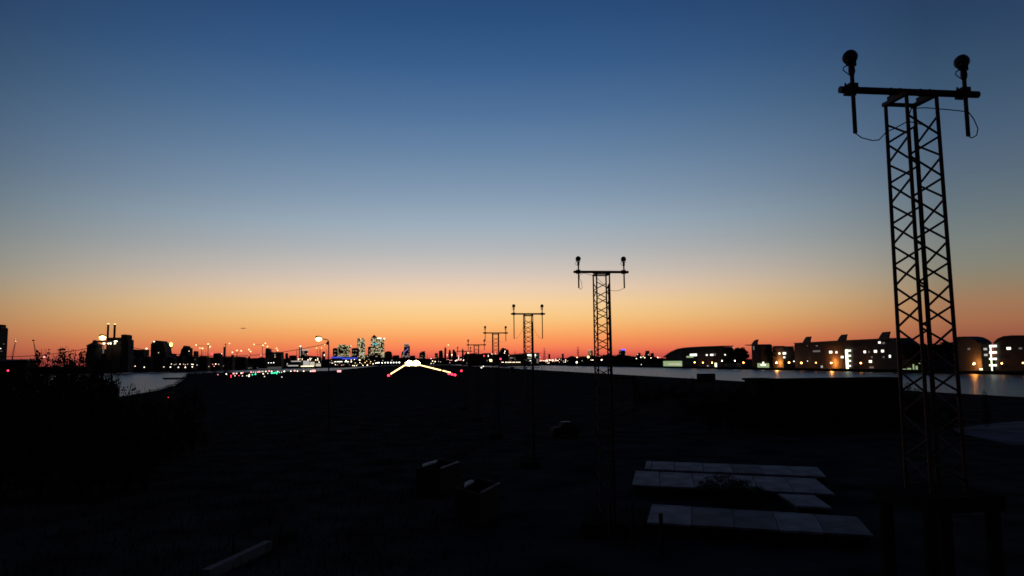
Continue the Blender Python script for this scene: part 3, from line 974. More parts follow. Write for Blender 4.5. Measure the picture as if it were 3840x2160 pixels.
# tower with the slanting blue line
t = outline_building('skyscraper', 'lone tower with a slanting violet light line, left of the runway glare', 'skyscraper', YC - 300, [(1503, 1352), (1506, 1325), (1507, 1319), (1514, 1317), (1516, 1291), (1523, 1289.5), (1528, 1291), (1533, 1292), (1537, 1298), (1537, 1352)], 34,
                     lit_facade('violet_windows', (0.09, 0.055, 0.06), 6, 6, .38, (.9, .6, .55), 0.5, .25), 'high-rise cluster across the dock')
a, c = at_y(1512, 1324, YC - 302), at_y(1531, 1306, YC - 302)
d_ = 2.6 * YC / F
MB().add([(a.x, a.y, a.z - d_ / 2), (c.x, c.y, c.z - d_ / 2), (c.x, c.y, c.z + d_ / 2), (a.x, a.y, a.z + d_ / 2), (a.x, a.y + 1, a.z - d_ / 2), (c.x, c.y + 1, c.z - d_ / 2), (c.x, c.y + 1, c.z + d_ / 2), (a.x, a.y + 1, a.z + d_ / 2)],
         [(0, 1, 2, 3), (4, 7, 6, 5), (0, 4, 5, 1), (1, 5, 6, 2), (2, 6, 7, 3), (3, 7, 4, 0)]).build('light_line', emis('violet_line', (.30, .22, .75), .9), t)
rect_part(t, 'lit_roof', W_STRIP, 1515, 1531, 1287.5, 1289.5, YC - 300, 8, -4)

YF = 8200
FC = [('office_block', 'low wide block right behind the runway glare', [(1535, 1352), (1537, 1334), (1556, 1333), (1559, 1352)], None),
      ('office_tower', 'pale-windowed dark block, first right of the runway glare', [(1572, 1352), (1572.5, 1324), (1580, 1318), (1595, 1316.5), (1595.5, 1352)], FD),
      ('office_tower', 'small faint tower right of the first block past the glare', [(1630, 1352), (1630.5, 1324.5), (1641, 1324), (1643, 1334), (1643.5, 1352)], FD),
      ('office_tower', 'broad plain dark tower with a shallow pitched top', [(1645, 1352), (1646, 1316), (1652, 1314), (1659, 1314), (1661, 1326), (1662, 1352)], None),
      ('skyscraper', 'slim tapering dark spire left of the pale construction lights', [(1665, 1352), (1666.5, 1310), (1668, 1305), (1668.3, 1299.5), (1669.7, 1299.5), (1670.5, 1304), (1674, 1306), (1673, 1327), (1674, 1352)], None),
      ('skyscraper', 'pointed bullet-shaped tower below a thin lit crane', [(1680, 1352), (1682, 1325), (1684, 1313), (1687, 1310.5), (1690, 1315), (1692, 1330), (1693, 1352)], None),
      ('office_tower', 'stubby tower with a square shoulder right of the bullet tower', [(1695, 1352), (1697.5, 1311), (1703, 1310.5), (1705.5, 1316), (1712, 1322), (1714, 1352)], None),
      ('church_dome', 'small dome with a lantern just above the farthest light tower bar', [(1731.5, 1352), (1732, 1316), (1733, 1311), (1734.6, 1308), (1734.9, 1304.5), (1735.3, 1304.5), (1735.6, 1308), (1737, 1311), (1738.5, 1316), (1739, 1352)], None),
      ('office_tower', 'small lone tower on the horizon, left of the big lattice pylon', [(2056, 1352), (2057, 1331), (2059.5, 1327), (2062, 1330), (2063.5, 1352)], None),
      ('office_tower', 'small lone tower on the horizon, right beside the big lattice pylon', [(2106.5, 1352), (2107, 1328), (2110, 1326), (2113.5, 1330), (2114.5, 1352)], None),
      ('apartment_tower', 'lit square tower above the brightest warm lamp, right of centre', [(2206, 1352), (2206.6, 1314), (2218, 1313), (2222.5, 1318), (2223, 1352)], FW),
      ('apartment_tower', 'dark square tower with a blue-lit top', [(2311, 1352), (2312, 1329), (2324, 1328), (2324.5, 1311.5), (2345.5, 1311.5), (2346, 1352)], FD),
      ('apartment_tower', 'dark blocky tower under a thin crane right of the blue-topped one', [(2418, 1352), (2419.5, 1324), (2423, 1322), (2424, 1315), (2432.5, 1315), (2435.5, 1325), (2436, 1352)], None),
      ('apartment_tower', 'small round-topped tower left of the curved hall roof', [(2441, 1352), (2442, 1327), (2446, 1323.5), (2450, 1326), (2451, 1352)], None),
      ('apartment_tower', 'small round-topped block below a pale light, right of blue-topped tower', [(2384, 1352), (2385, 1336), (2392, 1331), (2396, 1323), (2402, 1325), (2403, 1352)], None)]
for nm, lb, prof, m in FC:
    Y = YF if prof[0][0] < 1760 else 3000
    t = outline_building(nm, lb, 'church' if nm == 'church_dome' else 'skyscraper' if nm == 'skyscraper' else 'tower block', Y, prof, 40, m or FAR, 'distant towers on the horizon')
    if 'blue-lit top' in lb:
        rect_part(t, 'lit_crown', emis('blue_crown', (.08, .06, 1.0), 3.5), 2330, 2345.5, 1309, 1313.3, Y, 1, 1)
    if 'warm lamp' in lb:
        rect_part(t, 'lit_roof', W_STRIP, 2207, 2221, 1311, 1312.6, Y, 1, -2)
p = at_y(1681, 1293.5, YF)
t = post_lamp(p, 4.5, L_WARM, 'small golden light on a thin mast above the bullet tower', None, 'mast_light', 'mast light')
for x0, y0, lb in ((1603, 1325, 'hair-thin mast on the horizon right of the glare'),):
    p = at_y(x0, y0, YF)
    t = thing('radio_mast', (p.x, YF, 0), lb, 'mast')
    MB().cyl((p.x, YF, 0), p, 2.2, .8, 6).build('pole', CRANEM, t)
    MB().cyl((p.x - 5, YF, p.z * .8), (p.x + 5, YF, p.z * .8), .8, .8, 6).build('crossarm', CRANEM, t)
# construction lights between the towers
for k, (x, y) in enumerate(((1676.6, 1331), (1694.7, 1330.7))):
    post_lamp(at_y(x, y, 3200), 4.5 if k else 3.6, L_WHITE if k else L_DIM, ['faint light beneath the slim spire', 'white light beneath the stubby tower'][k], 'skyline foot lights')


# ------------------------------------------------------------------ cranes
def crane(px, ytop, Y, jx0, jx1, yj0, yj1, label, lamps, ybase=None):
    p = at_y(px, ytop, Y)
    t = thing('tower_crane', (p.x, Y, 0), label, 'crane', 'tower cranes on the left skyline')
    r = max(.5, .9 * Y / F)
    ms = MB()
    for sx in (-1, 1):
        for sy in (-1, 1):
            ms.cyl((p.x + sx * r, Y + sy * r, 0), (p.x + sx * r, Y + sy * r, p.z), r * .22, r * .22, 4)
    z, k = 0, 0
    while z < p.z - 2 * r:
        s = 1 if k % 2 else -1
        for sy in (-1, 1):
            ms.cyl((p.x - s * r, Y + sy * r, z), (p.x + s * r, Y + sy * r, z + 2 * r), r * .16, r * .16, 4)
            ms.cyl((p.x + sy * r, Y - s * r, z), (p.x + sy * r, Y + s * r, z + 2 * r), r * .16, r * .16, 4)
        z += 2 * r
        k += 1
    ms.build('mast', CRANEM, t)
    a, c = at_y(jx0, yj0, Y), at_y(jx1, yj1, Y)
    MB().cyl(a, c, r * .45, r * .45, 4).build('jib', CRANEM, t)
    MB().box(p.x - r * 1.2, p.x + r * 1.2, Y - r * 1.2, Y + r * 1.2, p.z - r, p.z + r * .9).build('cab', STEEL_DARK, t)
    for x, y, s in lamps:
        lamp_on(t, at_y(x, y, Y - r), s * .85, L_WARM, 1.15, 1.0)
    return t


crane(781, 1293, 1500, 733, 788, 1296.5, 1297, 'tower crane with lights along a level jib, near the leafless tree', [(735.5, 1294, 6), (780.5, 1290, 6.5), (788, 1299.5, 6), (786, 1304.5, 3)])
crane(757, 1309, 1900, 748, 760, 1308, 1306, 'small far crane showing a close pair of warm lights', [(749.5, 1305.5, 5), (759, 1306.5, 7)])
crane(846.5, 1290, 1300, 838, 860, 1291, 1289.5, 'crane standing on the slender dark tower', [(860, 1288, 5)])
crane(889, 1322, 2400, 869, 898, 1321, 1323, 'low crane with three warm lights over the long low block', [(871.5, 1321, 6), (888.5, 1314, 6), (904.5, 1315.5, 6.5)])
crane(937, 1316, 2300, 928, 946, 1316, 1316, 'short crane with a stacked pair of warm lights', [(933.5, 1311, 6), (939.5, 1318, 6.5), (934, 1332.5, 4)])
crane(984.5, 1290, 1800, 952, 999, 1292.5, 1291.5, 'tall crane with level jib and five lights left of the large block', [(953, 1291.5, 5.5), (986, 1294.5, 6), (995, 1287.5, 6), (1003, 1299.5, 6), (979, 1330, 5)])
crane(1019, 1308, 2000, 1015, 1026, 1312, 1311, 'faint crane cab just right of the stair tower', [(1009.5, 1311, 4)])
crane(1037, 1318, 2100, 1030, 1044, 1314, 1311, 'crane behind the large block with two pale lights over its roof', [(1037.5, 1306, 5), (1041, 1313.5, 6)])
crane(1113, 1312, 2500, 1107, 1122, 1313.5, 1310, 'faint crane with a short jib left of the narrow dark tower', [])


def luffing(px, ybase, xt, yt, label, lampy=None):
    Y = 1400
    a, c = at_y(px, ybase, Y), at_y(xt, yt, Y)
    t = thing('dockside_crane', (a.x, Y, 0), label, 'crane', 'faint cranes at far left')
    MB().cyl((a.x, Y, 0), a, 1.2, 1.0, 6).build('mast', CRANEM, t)
    jb = MB()
    n = Vector((0, 0, 1)).cross((c - a)).normalized() * .0
    side = Vector(((c - a).z, 0, -(c - a).x)).normalized() * 1.4
    jb.cyl(a - side, c, .35, .3, 4).cyl(a + side, c, .35, .3, 4)
    for k in range(12):
        u, v = k / 12, (k + 1) / 12
        s0, s1 = (1, -1) if k % 2 else (-1, 1)
        jb.cyl(a.lerp(c, u) + side * s0 * (1 - u), a.lerp(c, v) + side * s1 * (1 - v), .25, .25, 4)
    jb.build('jib', CRANEM, t)
    MB().box(c.x - 1.6, c.x + 1.6, Y - 1, Y + 1, c.z - 1.2, c.z + .8).build('jib_head', STEEL_DARK, t)
    if lampy:
        lamp_on(t, at_y(xt, lampy, Y - 1.5), 3.4, L_WARM, 1.3)
        lamp_on(t, at_y(xt, lampy - 7, Y - 1.5), 2.0, L_DIM, 1.3)


luffing(47, 1335, 59, 1275, 'faint raised crane jib with a warm light at its tip, far left', 1279)
luffing(136, 1335, 125, 1276, 'faint raised crane jib without light, second from left edge')

# ------------------------------------------------------------------ lattice pylons


def pylon(px, yt, yb, label, w=1.0):
    Y = 3300
    p, q = at_y(px, yt, Y), at_y(px, yb, Y)
    t = thing('power_pylon', (p.x, Y, 0), label, 'pylon', 'power pylons on the right horizon')
    H = p.z
    b = MB()
    for sx in (-1, 1):
        for sy in (-1, 1):
            b.cyl((p.x + sx * 6, Y + sy * 6, 0), (p.x + sx * 1.2, Y + sy * 1.2, H * .75), .55, .4, 4)
            b.cyl((p.x + sx * 1.2, Y + sy * 1.2, H * .75), (p.x, Y, H), .4, .3, 4)
    for k in range(8):
        u, v = k / 8 * .75, (k + 1) / 8 * .75
        wu, wv = 6 - 4.8 * u / .75, 6 - 4.8 * v / .75
        for s in (-1, 1):
            b.cyl((p.x - s * wu, Y - wu, H * u), (p.x + s * wv, Y - wv, H * v), .3, .3, 4)
            b.cyl((p.x - s * wu, Y + wu, H * u), (p.x + s * wv, Y + wv, H * v), .3, .3, 4)
    b.build('lattice', CRANEM, t)
    for f_, aw in ((.62, 9), (.76, 10.5), (.9, 7.5)):
        MB().cyl((p.x - aw * w, Y, H * f_), (p.x + aw * w, Y, H * f_), .5, .5, 4).build('crossarm', CRANEM, t)


pylon(2041, 1302.5, 1337, 'lattice power pylon at left, above the bright lamp cluster')
pylon(2167, 1296.5, 1335, 'larger lattice power pylon left of the lit square tower')
pylon(1931, 1316, 1335, 'small faint power pylon above the long terminal roof', .7)

# ------------------------------------------------------------------ low dark sheds filling the left bank under the skyline
rng = random.Random(11)
LOW = [(428, 470, 1340, 930), (466, 512, 1336, 940), (505, 545, 1344, 935), (540, 580, 1338, 950), (576, 630, 1341, 945), (622, 668, 1339, 960), (662, 700, 1337, 980), (692, 742, 1335, 1000),
       (736, 790, 1337, 1040), (784, 838, 1340, 1080), (832, 882, 1341, 1120), (876, 930, 1343, 1260), (924, 968, 1344, 1330), (962, 1004, 1341, 1340), (1060, 1092, 1345, 1500), (1204, 1246, 1350, 2400), (1240, 1300, 1350, 2600), (1296, 1352, 1347, 2600),
       (1346, 1402, 1344, 2700), (1398, 1444, 1343, 2700), (1440, 1496, 1343, 2750), (1490, 1526, 1342, 2800), (1520, 1580, 1343, 2800), (1574, 1640, 1345, 2820), (1636, 1700, 1341, 2830), (1694, 1762, 1338, 2800)]
for k, (x0, x1, y, Y) in enumerate(LOW):
    ym = y + rng.uniform(-1.5, 1.5)
    sh = rng.choice((0, 1, 2))
    if sh == 0:
        prof = [(x0, y), (x1, ym)]
    elif sh == 1:
        prof = [(x0, y + 3), ((x0 + x1) / 2, y - 2), (x1, y + 3)]
    else:
        xm = x0 + (x1 - x0) * rng.uniform(.3, .6)
        prof = [(x0, y), (xm, y), (xm + .3, y - 3), (x1, y - 3)]
    outline_building('dock_shed', '%s from left of the low dark sheds filling the bank below the skyline' % nth(k), 'shed', Y, prof, 18, WALLD if k % 2 else WALLM, 'low dark sheds along the far bank')

# ------------------------------------------------------------------ lamps along the left bank and the far shore


def row(pts, Y, m, name, desc, group, s=1.0, cat='lamp post', mats=None):
    for k, q in enumerate(sorted(pts, key=lambda q: q[0])):
        x, y, z = q[0], q[1], q[2]
        mm = LM[q[3]] if len(q) > 3 else m
        post_lamp(at_y(x, y, Y), z * s * .58, mm, '%s from left of %s' % (nth(k), desc), group, name, cat)


row([(471, 1386, 3, 'd'), (507, 1373, 5), (541, 1377, 6.5), (614.5, 1376, 5), (639, 1377, 7), (669, 1377.5, 7), (695, 1377.5, 8), (721, 1375.5, 7)], 900, L_WHITE, 'quay_lamp', 'the bright white lamps along the left dock quay', 'bright quay lamps by the left dock')
row([(642.5, 1365, 3.5), (653, 1368, 3, 'd'), (660, 1366, 3.5, 'd'), (675, 1365.5, 4), (688.5, 1366, 3.5, 'd'), (695, 1368, 4, 'k'), (703.5, 1365.5, 3.5, 'd'), (718.5, 1366, 4), (723.7, 1366.6, 5), (739, 1369, 4, 'd')], 905, L_WHITE, 'bank_lamp', 'the small upper lamps above the left dock quay', 'small upper lamps by the left dock', 1.25)
row([(756, 1366.6, 4.5), (763, 1366.5, 4, 'k'), (770, 1366, 4, 'k'), (778, 1366, 4, 'k'), (787, 1366, 4, 'k'), (797.7, 1366, 4, 'k'), (809, 1365, 5), (820, 1366, 4, 'd')], 1060, L_WHITE, 'bank_lamp', 'the pinkish upper lamps over the far quay', 'pinkish upper lamps over the quay', 1.25)
row([(761, 1375.5, 3.5, 'k'), (764.5, 1374.4, 5, 'k'), (782, 1374.4, 6), (803, 1373.5, 5, 'k')], 1050, L_WHITE, 'quay_lamp', 'the four pale pink quay lamps before the yellow lamp', 'pale pink quay lamps')
post_lamp(at_y(834, 1372.5, 1100), 7, L_SODIUM, 'big yellow quay lamp between the pink lamps and white floodlights', None, 'quay_lamp', 'lamp post')
row([(871.6, 1370, 8), (879.5, 1370.4, 5), (919, 1370, 6), (926, 1369.2, 8)], 1300, L_WHITE, 'floodlight', 'the broad white floodlights on the pale quay', 'broad quay floodlights', 1.0, 'floodlight')
row([(932.7, 1361, 4.5, 'd'), (934, 1357, 3.5, 'd'), (946.6, 1362, 3.5, 'd'), (948.7, 1350.7, 4, 'd'), (956.5, 1361.6, 5), (963, 1363.5, 3.5, 'd'), (971.5, 1361.2, 5), (976.3, 1360.8, 5), (983, 1360.8, 5), (987.5, 1360.2, 5), (996.3, 1361.6, 6), (1006.7, 1360.8, 5.5), (1016.5, 1360.6, 5), (1026.3, 1360, 6)], 1370, L_COOL, 'canopy_lamp', 'the close white lamp row below the large dark block', 'white lamp row below the large block')
post_lamp(at_y(984.4, 1349, 1380), 4, L_DIM, 'single pale lamp above the close white lamp row', None, 'canopy_lamp', 'lamp post')
post_lamp(at_y(795, 1327, 1200), 7, L_RED, 'bright red beacon on the low skyline left of the slender tower', None, 'beacon', 'beacon')
# pale quay wall, the floodlight on it put in as a faint glow
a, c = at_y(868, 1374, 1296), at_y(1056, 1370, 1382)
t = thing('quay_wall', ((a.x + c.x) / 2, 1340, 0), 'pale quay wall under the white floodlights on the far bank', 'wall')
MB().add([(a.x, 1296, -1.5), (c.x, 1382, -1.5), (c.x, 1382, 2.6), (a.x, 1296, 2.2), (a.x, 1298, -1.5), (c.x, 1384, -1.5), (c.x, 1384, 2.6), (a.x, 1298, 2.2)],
         [(0, 1, 2, 3), (4, 7, 6, 5), (0, 4, 5, 1), (3, 2, 6, 7), (0, 3, 7, 4), (1, 5, 6, 2)]).build('face', emis('quay_glow', (.8, .72, .66), .07), t)

# far shore lamps below the high-rise cluster
rect = [(1253, 1261, 1355.5, 1358, 'w'), (1263.5, 1284, 1354.8, 1357.6, 'w'), (1292, 1308, 1354.8, 1357.6, 'w')]
t = outline_building('river_terminal', 'long low building with strips of white windows below the cluster', 'building', 2300, [(1248, 1351), (1312, 1350)], 20, WALLD)
for x0, x1, y0, y1, _ in rect:
    rect_part(t, 'window_strip', W_WHITE, x0, x1, y0, y1, 2300, .4, .3)
row([(1238, 1359, 3.5, 'd'), (1245.6, 1361.7, 5), (1258, 1367.5, 5), (1266, 1369, 3, 'd'), (1281.5, 1369.3, 5.5, 'k'), (1289, 1368, 3.5, 'd'), (1297.5, 1352, 7), (1317, 1350, 5), (1317.5, 1356.5, 7), (1323, 1371, 5), (1329, 1348, 5), (1329, 1371.5, 6), (1332, 1360.7, 5, 'o'), (1337, 1371, 5), (1348.5, 1350, 9), (1349.5, 1359.8, 5), (1361, 1370.2, 6), (1369, 1359.8, 6, 'o'), (1374.7, 1354.3, 5, 'o'), (1377.6, 1369.3, 8), (1388.5, 1362, 4, 'o'), (1390, 1356, 6, 'o'), (1399, 1364.8, 6)], 1500, L_WHITE, 'shore_lamp', 'the scattered lamps along the shore below the high-rises', 'scattered shore lamps below the high-rises')
row([(1244, 1353, 3, 'd'), (1252, 1363, 3, 'd'), (1273, 1362, 3, 'd'), (1305, 1361, 3.5, 'd'), (1311, 1368, 3, 'k'), (1341, 1366, 3, 'd'), (1356, 1364, 3.5, 'd'), (1366, 1347, 3, 'd'), (1383, 1348, 3, 'd'), (1405, 1352, 3.5, 'd'), (1436, 1351.6, 3.5, 'd'), (1470, 1351, 4, 'd')], 1700, L_DIM, 'shore_lamp', 'the faint lamps among the scattered shore lamps', 'faint shore lamps')
row([(1409, 1361.8, 6), (1415, 1360.4, 8), (1421, 1360.2, 8), (1433, 1360.6, 8), (1444.6, 1360, 8), (1454.5, 1359.8, 9), (1465.8, 1359.8, 8.5), (1476, 1359.6, 8.5), (1486.8, 1359.4, 8.5), (1497.3, 1359.4, 9.5)], 1420, L_COOL, 'round_lamp', 'the evenly spaced round lamps left of the runway glare', 'row of big round lamps', .95)

# ------------------------------------------------------------------ right of the runway: terminal side
row([(1616.6, 1345, 4.5), (1622, 1354, 6), (1632, 1356, 7), (1616.6, 1363, 5), (1626, 1363, 4, 'd'), (1645, 1355, 3.5, 'd'), (1652, 1357, 3.5, 'd')], 2200, L_WHITE, 'apron_lamp', 'the white lamps just right of the runway glare', 'apron lamps right of the glare')
row([(1676, 1348, 4, 'k'), (1682, 1348, 4, 'k'), (1687.5, 1351.6, 5, 'k'), (1694, 1351, 5, 'k'), (1687, 1360, 4, 'k'), (1708, 1353, 6), (1712.5, 1351, 7), (1728.5, 1347, 5), (1718, 1349.5, 6, 'k'), (1725, 1351, 5, 'k'), (1733, 1350.5, 5, 'k'), (1739.5, 1348, 6), (1738, 1352, 5), (1756, 1347.5, 6, 'k'), (1760, 1342.5, 4, 'k'), (1770, 1343.5, 4.5), (1748.5, 1361.5, 5), (1782.7, 1359.5, 5), (1798, 1360.5, 3.5, 'd'), (1811, 1360, 3.5, 'd'), (1802, 1343, 5)], 1500, L_WHITE, 'apron_lamp', 'the pink and white lamps below the small light towers', 'pink and white lamps below the light towers')
# a mast strung with lights
p = at_y(1720, 1330, 1500)
t = thing('light_mast', (p.x, 1500, 0), 'slim mast strung with pink-white lights widening downward', 'light mast')
link('pole', POLE, t, (0, 0, 0), (.25, .25, p.z))
for k in range(6):
    y = 1332 + 3.2 * k
    lamp_on(t, at_y(1720 + (.4 if k % 2 else -.4), y, 1499.5), 1.8 + .5 * k, L_PINK if k % 2 else L_DIM, 1.0, 1.0)
for x, y, s, m, lb in ((1815, 1334, 6, L_RED, 'red beacon above the dark block left of the lit terminal'), (1877, 1346, 9, L_RED, 'large red beacon right beside a light tower leg, before the lit terminal')):
    post_lamp(at_y(x, y, 1200), s * .72, m, lb, None, 'beacon', 'beacon')
row([(1805.4, 1378.6, 7), (1812.7, 1373.8, 6.5)], 640, L_COOL, 'jetty_lamp', 'two white lamps on the runway edge beside the water', 'two white jetty lamps')
row([(1755, 1323.5, 5), (1845, 1327.8, 6), (1857.7, 1324.8, 6), (1892, 1324, 5.5), (1893.8, 1317, 6), (1908.8, 1333, 5.5), (1931, 1332, 5)], 1180, L_WHITE, 'mast_light', 'the high white lamps above the terminal roofs', 'high lamps above the terminal roofs')

DB = [('terminal_block', 'dark flat block behind the farthest light tower', 1650, [(1730, 1352), (1742, 1330), (1753, 1321), (1754, 1352)], 18, WALLM),
      ('terminal_block', 'dark terminal block with thin roof, behind two light towers', 1300, [(1752, 1352), (1753, 1327), (1766, 1325), (1776, 1324.5), (1790, 1327), (1798, 1327), (1816, 1324), (1836, 1324), (1841, 1329), (1870, 1329), (1876, 1325), (1880, 1313), (1885, 1306), (1888, 1304), (1892, 1309), (1896, 1306), (1900, 1314), (1906, 1310), (1910, 1330)], 24, WALLD)]
for nm, lb, Y, prof, dp, m in DB:
    t = outline_building(nm, lb, 'terminal', Y, prof, dp, m)
    if Y == 1300:
        rect_part(t, 'window', W_YELLOW, 1835, 1850, 1347.5, 1352, Y, .4, .3)
        rect_part(t, 'window', W_YELLOW, 1836.5, 1846, 1352.2, 1356, Y, .4, .3)
        rect_part(t, 'window', W_WHITE, 1829.8, 1832.2, 1331, 1338, Y, .4, .3)
        rect_part(t, 'window', W_DIM, 1824.5, 1829, 1350, 1355, Y, .4, .3)

# lit terminal with the sloping roof
Yt = 1120
t = outline_building('passenger_terminal', 'long terminal with sloping roof, bright upper windows and a bead row of lights', 'terminal', Yt, [(1908, 1330), (1940, 1327.5), (1975, 1325.2), (2022, 1325)], 30,
                     lit_facade('terminal_windows', (0.055, 0.05, 0.045), 6, 3.5, .28, (1, .8, .5), .12))
a, c = at_y(1902, 1329.7, Yt), at_y(2029, 1324.6, Yt)
m_ = at_y(1978, 1324.6, Yt)
MB().prism_xz([(a.x, a.z), (m_.x, m_.z + .1), (c.x, c.z), (c.x, c.z + .5), (m_.x, m_.z + .7), (a.x, a.z + .4)], Yt - 3, Yt + 31).build('roof', ROOFM, t)
for x0, x1, y0, y1, m in ((1977.5, 1999.5, 1328.3, 1335.5, W_WHITE), (2005.5, 2009.6, 1327.5, 1335.5, W_WHITE), (1994.5, 2001, 1336.4, 1340, W_WHITE), (2005.5, 2008.5, 1337, 1342, W_STRIP),
                          (1978, 1994, 1336.6, 1340, W_GREEN), (1986, 1991.5, 1351, 1355.5, W_WHITE), (1979, 1984, 1353.5, 1355.5, W_DIM), (1993.5, 2000, 1359, 1363, W_WHITE), (1912, 1922, 1341.3, 1343, W_STRIP), (1979, 2000, 1343.5, 1345.5, W_STRIP), (1930, 1934, 1346, 1350, W_DIM)):
    rect_part(t, 'window', m, x0, x1, y0, y1, Yt, .4, .3)
t = outline_building('terminal_pier', 'low dark pier building carrying a bead-like row of warm lamps', 'terminal', Yt - 40, [(1872, 1356), (1962, 1354.5)], 20, WALLD)
for k, x in enumerate((1882.5, 1887, 1896, 1900.5, 1905.5, 1910.5, 1914.5, 1920, 1925.5, 1930, 1936, 1941.5, 1946, 1950)):
    lamp_on(t, at_y(x, 1358.4, Yt - 41.2), 2.7, L_WHITE)
t = outline_building('terminal_wing', 'dark windowless end block with overhanging roof at right of the lit terminal', 'terminal', Yt - 10, [(2011, 1330), (2023, 1329.5)], 26, WALLD)
rect_part(t, 'doorway', W_DIM, 2012, 2020, 1345, 1362, Yt - 10, .3, .2)

# bright cluster of the car park right of the terminal
CP = [(2025, 1339.7, 5, 'd'), (2025.8, 1353, 5), (2025.5, 1348, 3.5, 'd'), (2032, 1352, 5), (2038.7, 1352.6, 4.5), (2044, 1353, 5), (2049, 1351, 7), (2053, 1354, 6), (2047, 1356.5, 4.5), (2055, 1349.5, 5), (2061.5, 1349.5, 6), (2060, 1353, 4), (2066, 1351, 5), (2071, 1350, 7), (2076, 1351, 6), (2073, 1355, 4.5), (2084, 1347.5, 5), (2083, 1352.3, 5), (2088, 1352.2, 5.5), (2093, 1352, 5.5), (2097.7, 1347, 4.5), (2097.7, 1358, 4, 'k'), (2058.4, 1361, 5.5), (2053, 1362, 3.5), (2080, 1357, 3.5, 'd')]
row(CP, 1080, L_WHITE, 'car_park_lamp', 'the dense bright lamps right of the lit terminal', 'dense car park lamps', .95)
row([(2105, 1350, 3.5, 'd'), (2112, 1354, 3.5, 'd'), (2121, 1350.3, 5.5), (2120, 1357, 5.5), (2114, 1358, 3.5, 'd'), (2129, 1353, 3, 'd')], 1080, L_WHITE, 'car_park_lamp', 'the sparse lamps between the dense lamps and the pylon', 'sparse car park lamps')
for x, y, s, lb in ((2164, 1340, 8, 'warm lamp directly below the larger lattice pylon'), (2163, 1358.5, 11, 'big white lamp near the waterline below the larger pylon'), (2206, 1338.5, 15, 'brightest warm floodlight, below the lit square tower'),
                    (2256, 1349.6, 9, 'white lamp seen between the legs of the second light tower')):
    post_lamp(at_y(x, y, 1000), s * .66, L_WARM if y < 1345 else L_WHITE, lb, None, 'floodlight', 'floodlight')
row([(2183, 1352.6, 3.5, 'd'), (2216.6, 1350, 5), (2223, 1350, 6)], 1000, L_WHITE, 'shore_lamp', 'the small lamps beside the brightest warm floodlight', 'small lamps beside the brightest floodlight')
row([(2386.6, 1344.5, 6.5), (2391, 1328.5, 6, 'd'), (2403, 1340, 7), (2411.8, 1337.7, 5), (2418, 1341.2, 6.5), (2431.5, 1330, 4.5, 'd'), (2441, 1342.3, 6), (2466.5, 1340.2, 7.5), (2475, 1340.7, 4, 'd')], 900, L_WHITE, 'street_lamp', 'the white lamps over the trees left of the curved hall', 'lamps over the trees by the curved hall')
post_lamp(at_y(2405, 1367, 860), 3.2, L_DIM, 'faint lamp low on the dark wooded bank', None, 'shore_lamp', 'lamp post')


# ------------------------------------------------------------------ trees and bushes
def tree(loc, h, r, label, group, rng, leaf=.55, n=900, name='tree', m=None):
    x, y, z = loc
    t = thing(name, (x, y, z), label, 'tree', group)
    tr = MB()
    tr.cyl((x, y, z), (x, y, z + h * .45), .035 * h * .6, .02 * h * .6, 7)
    for k in range(5):
        a = rng.uniform(0, 6.28)
        q = (x + math.cos(a) * r * .55, y + math.sin(a) * r * .55, z + h * rng.uniform(.55, .85))
        tr.cyl((x, y, z + h * rng.uniform(.25, .42)), q, .014 * h * .6, .004 * h, 5)
    tr.build('trunk', BARK, t)
    cr = MB()
    for k in range(9):
        a, u = rng.uniform(0, 6.28), rng.uniform(0, .75)
        cr.leaves((x + math.cos(a) * r * u, y + math.sin(a) * r * u, z + h * rng.uniform(.42, .84)), (r * .5, r * .5, h * .17), n // 9, leaf, rng, .2)
    cr.build('crown', m or LEAF, t)
    return t


def dup_tree(src, loc, sc_, rz, label, group):
    r = src.copy()
    COL.objects.link(r)
    r.location, r.scale, r.rotation_euler = loc, sc_, (0, 0, rz)
    r['label'], r['group'] = label, group
    for ch in src.children:
        c = ch.copy()
        COL.objects.link(c)
        c.parent = r
    return r


rng = random.Random(5)
first = None
TREES = []
x = 2098
while x < 2500:
    TREES.append((x, 1341 - 7 * math.sin((x - 2098) / 402 * 3.1) + rng.uniform(-3, 4) + (4 if x > 2440 else 0)))
    x += rng.uniform(11, 17)
kinds = [tree((SHORE_X + 14, 1500, 0), 12, 7, 'x', 'g', rng, 1.0, 900), None]
proto = kinds[0]
for k, (px, py) in enumerate(TREES):
    p = at_x(px, 1365, SHORE_X + 14 + rng.uniform(-4, 8))
    q = at_y(px, py, p.y)
    h = max(7, q.z)
    lb = '%s from left of the dark trees lining the far right bank' % nth(k)
    if k == 0:
        proto.location = (p.x, p.y, 0)
        s_ = h / 12 / .98
        proto.scale = (s_ * 1.1, s_ * 1.1, s_)
        proto['label'], proto['group'] = lb, 'dark trees on the far right bank'
    else:
        s_ = h / 12 / .98
        dup_tree(proto, (p.x, p.y, 0), (s_ * rng.uniform(1, 1.5), s_ * rng.uniform(1, 1.5), s_), rng.uniform(0, 6.28), lb, 'dark trees on the far right bank')
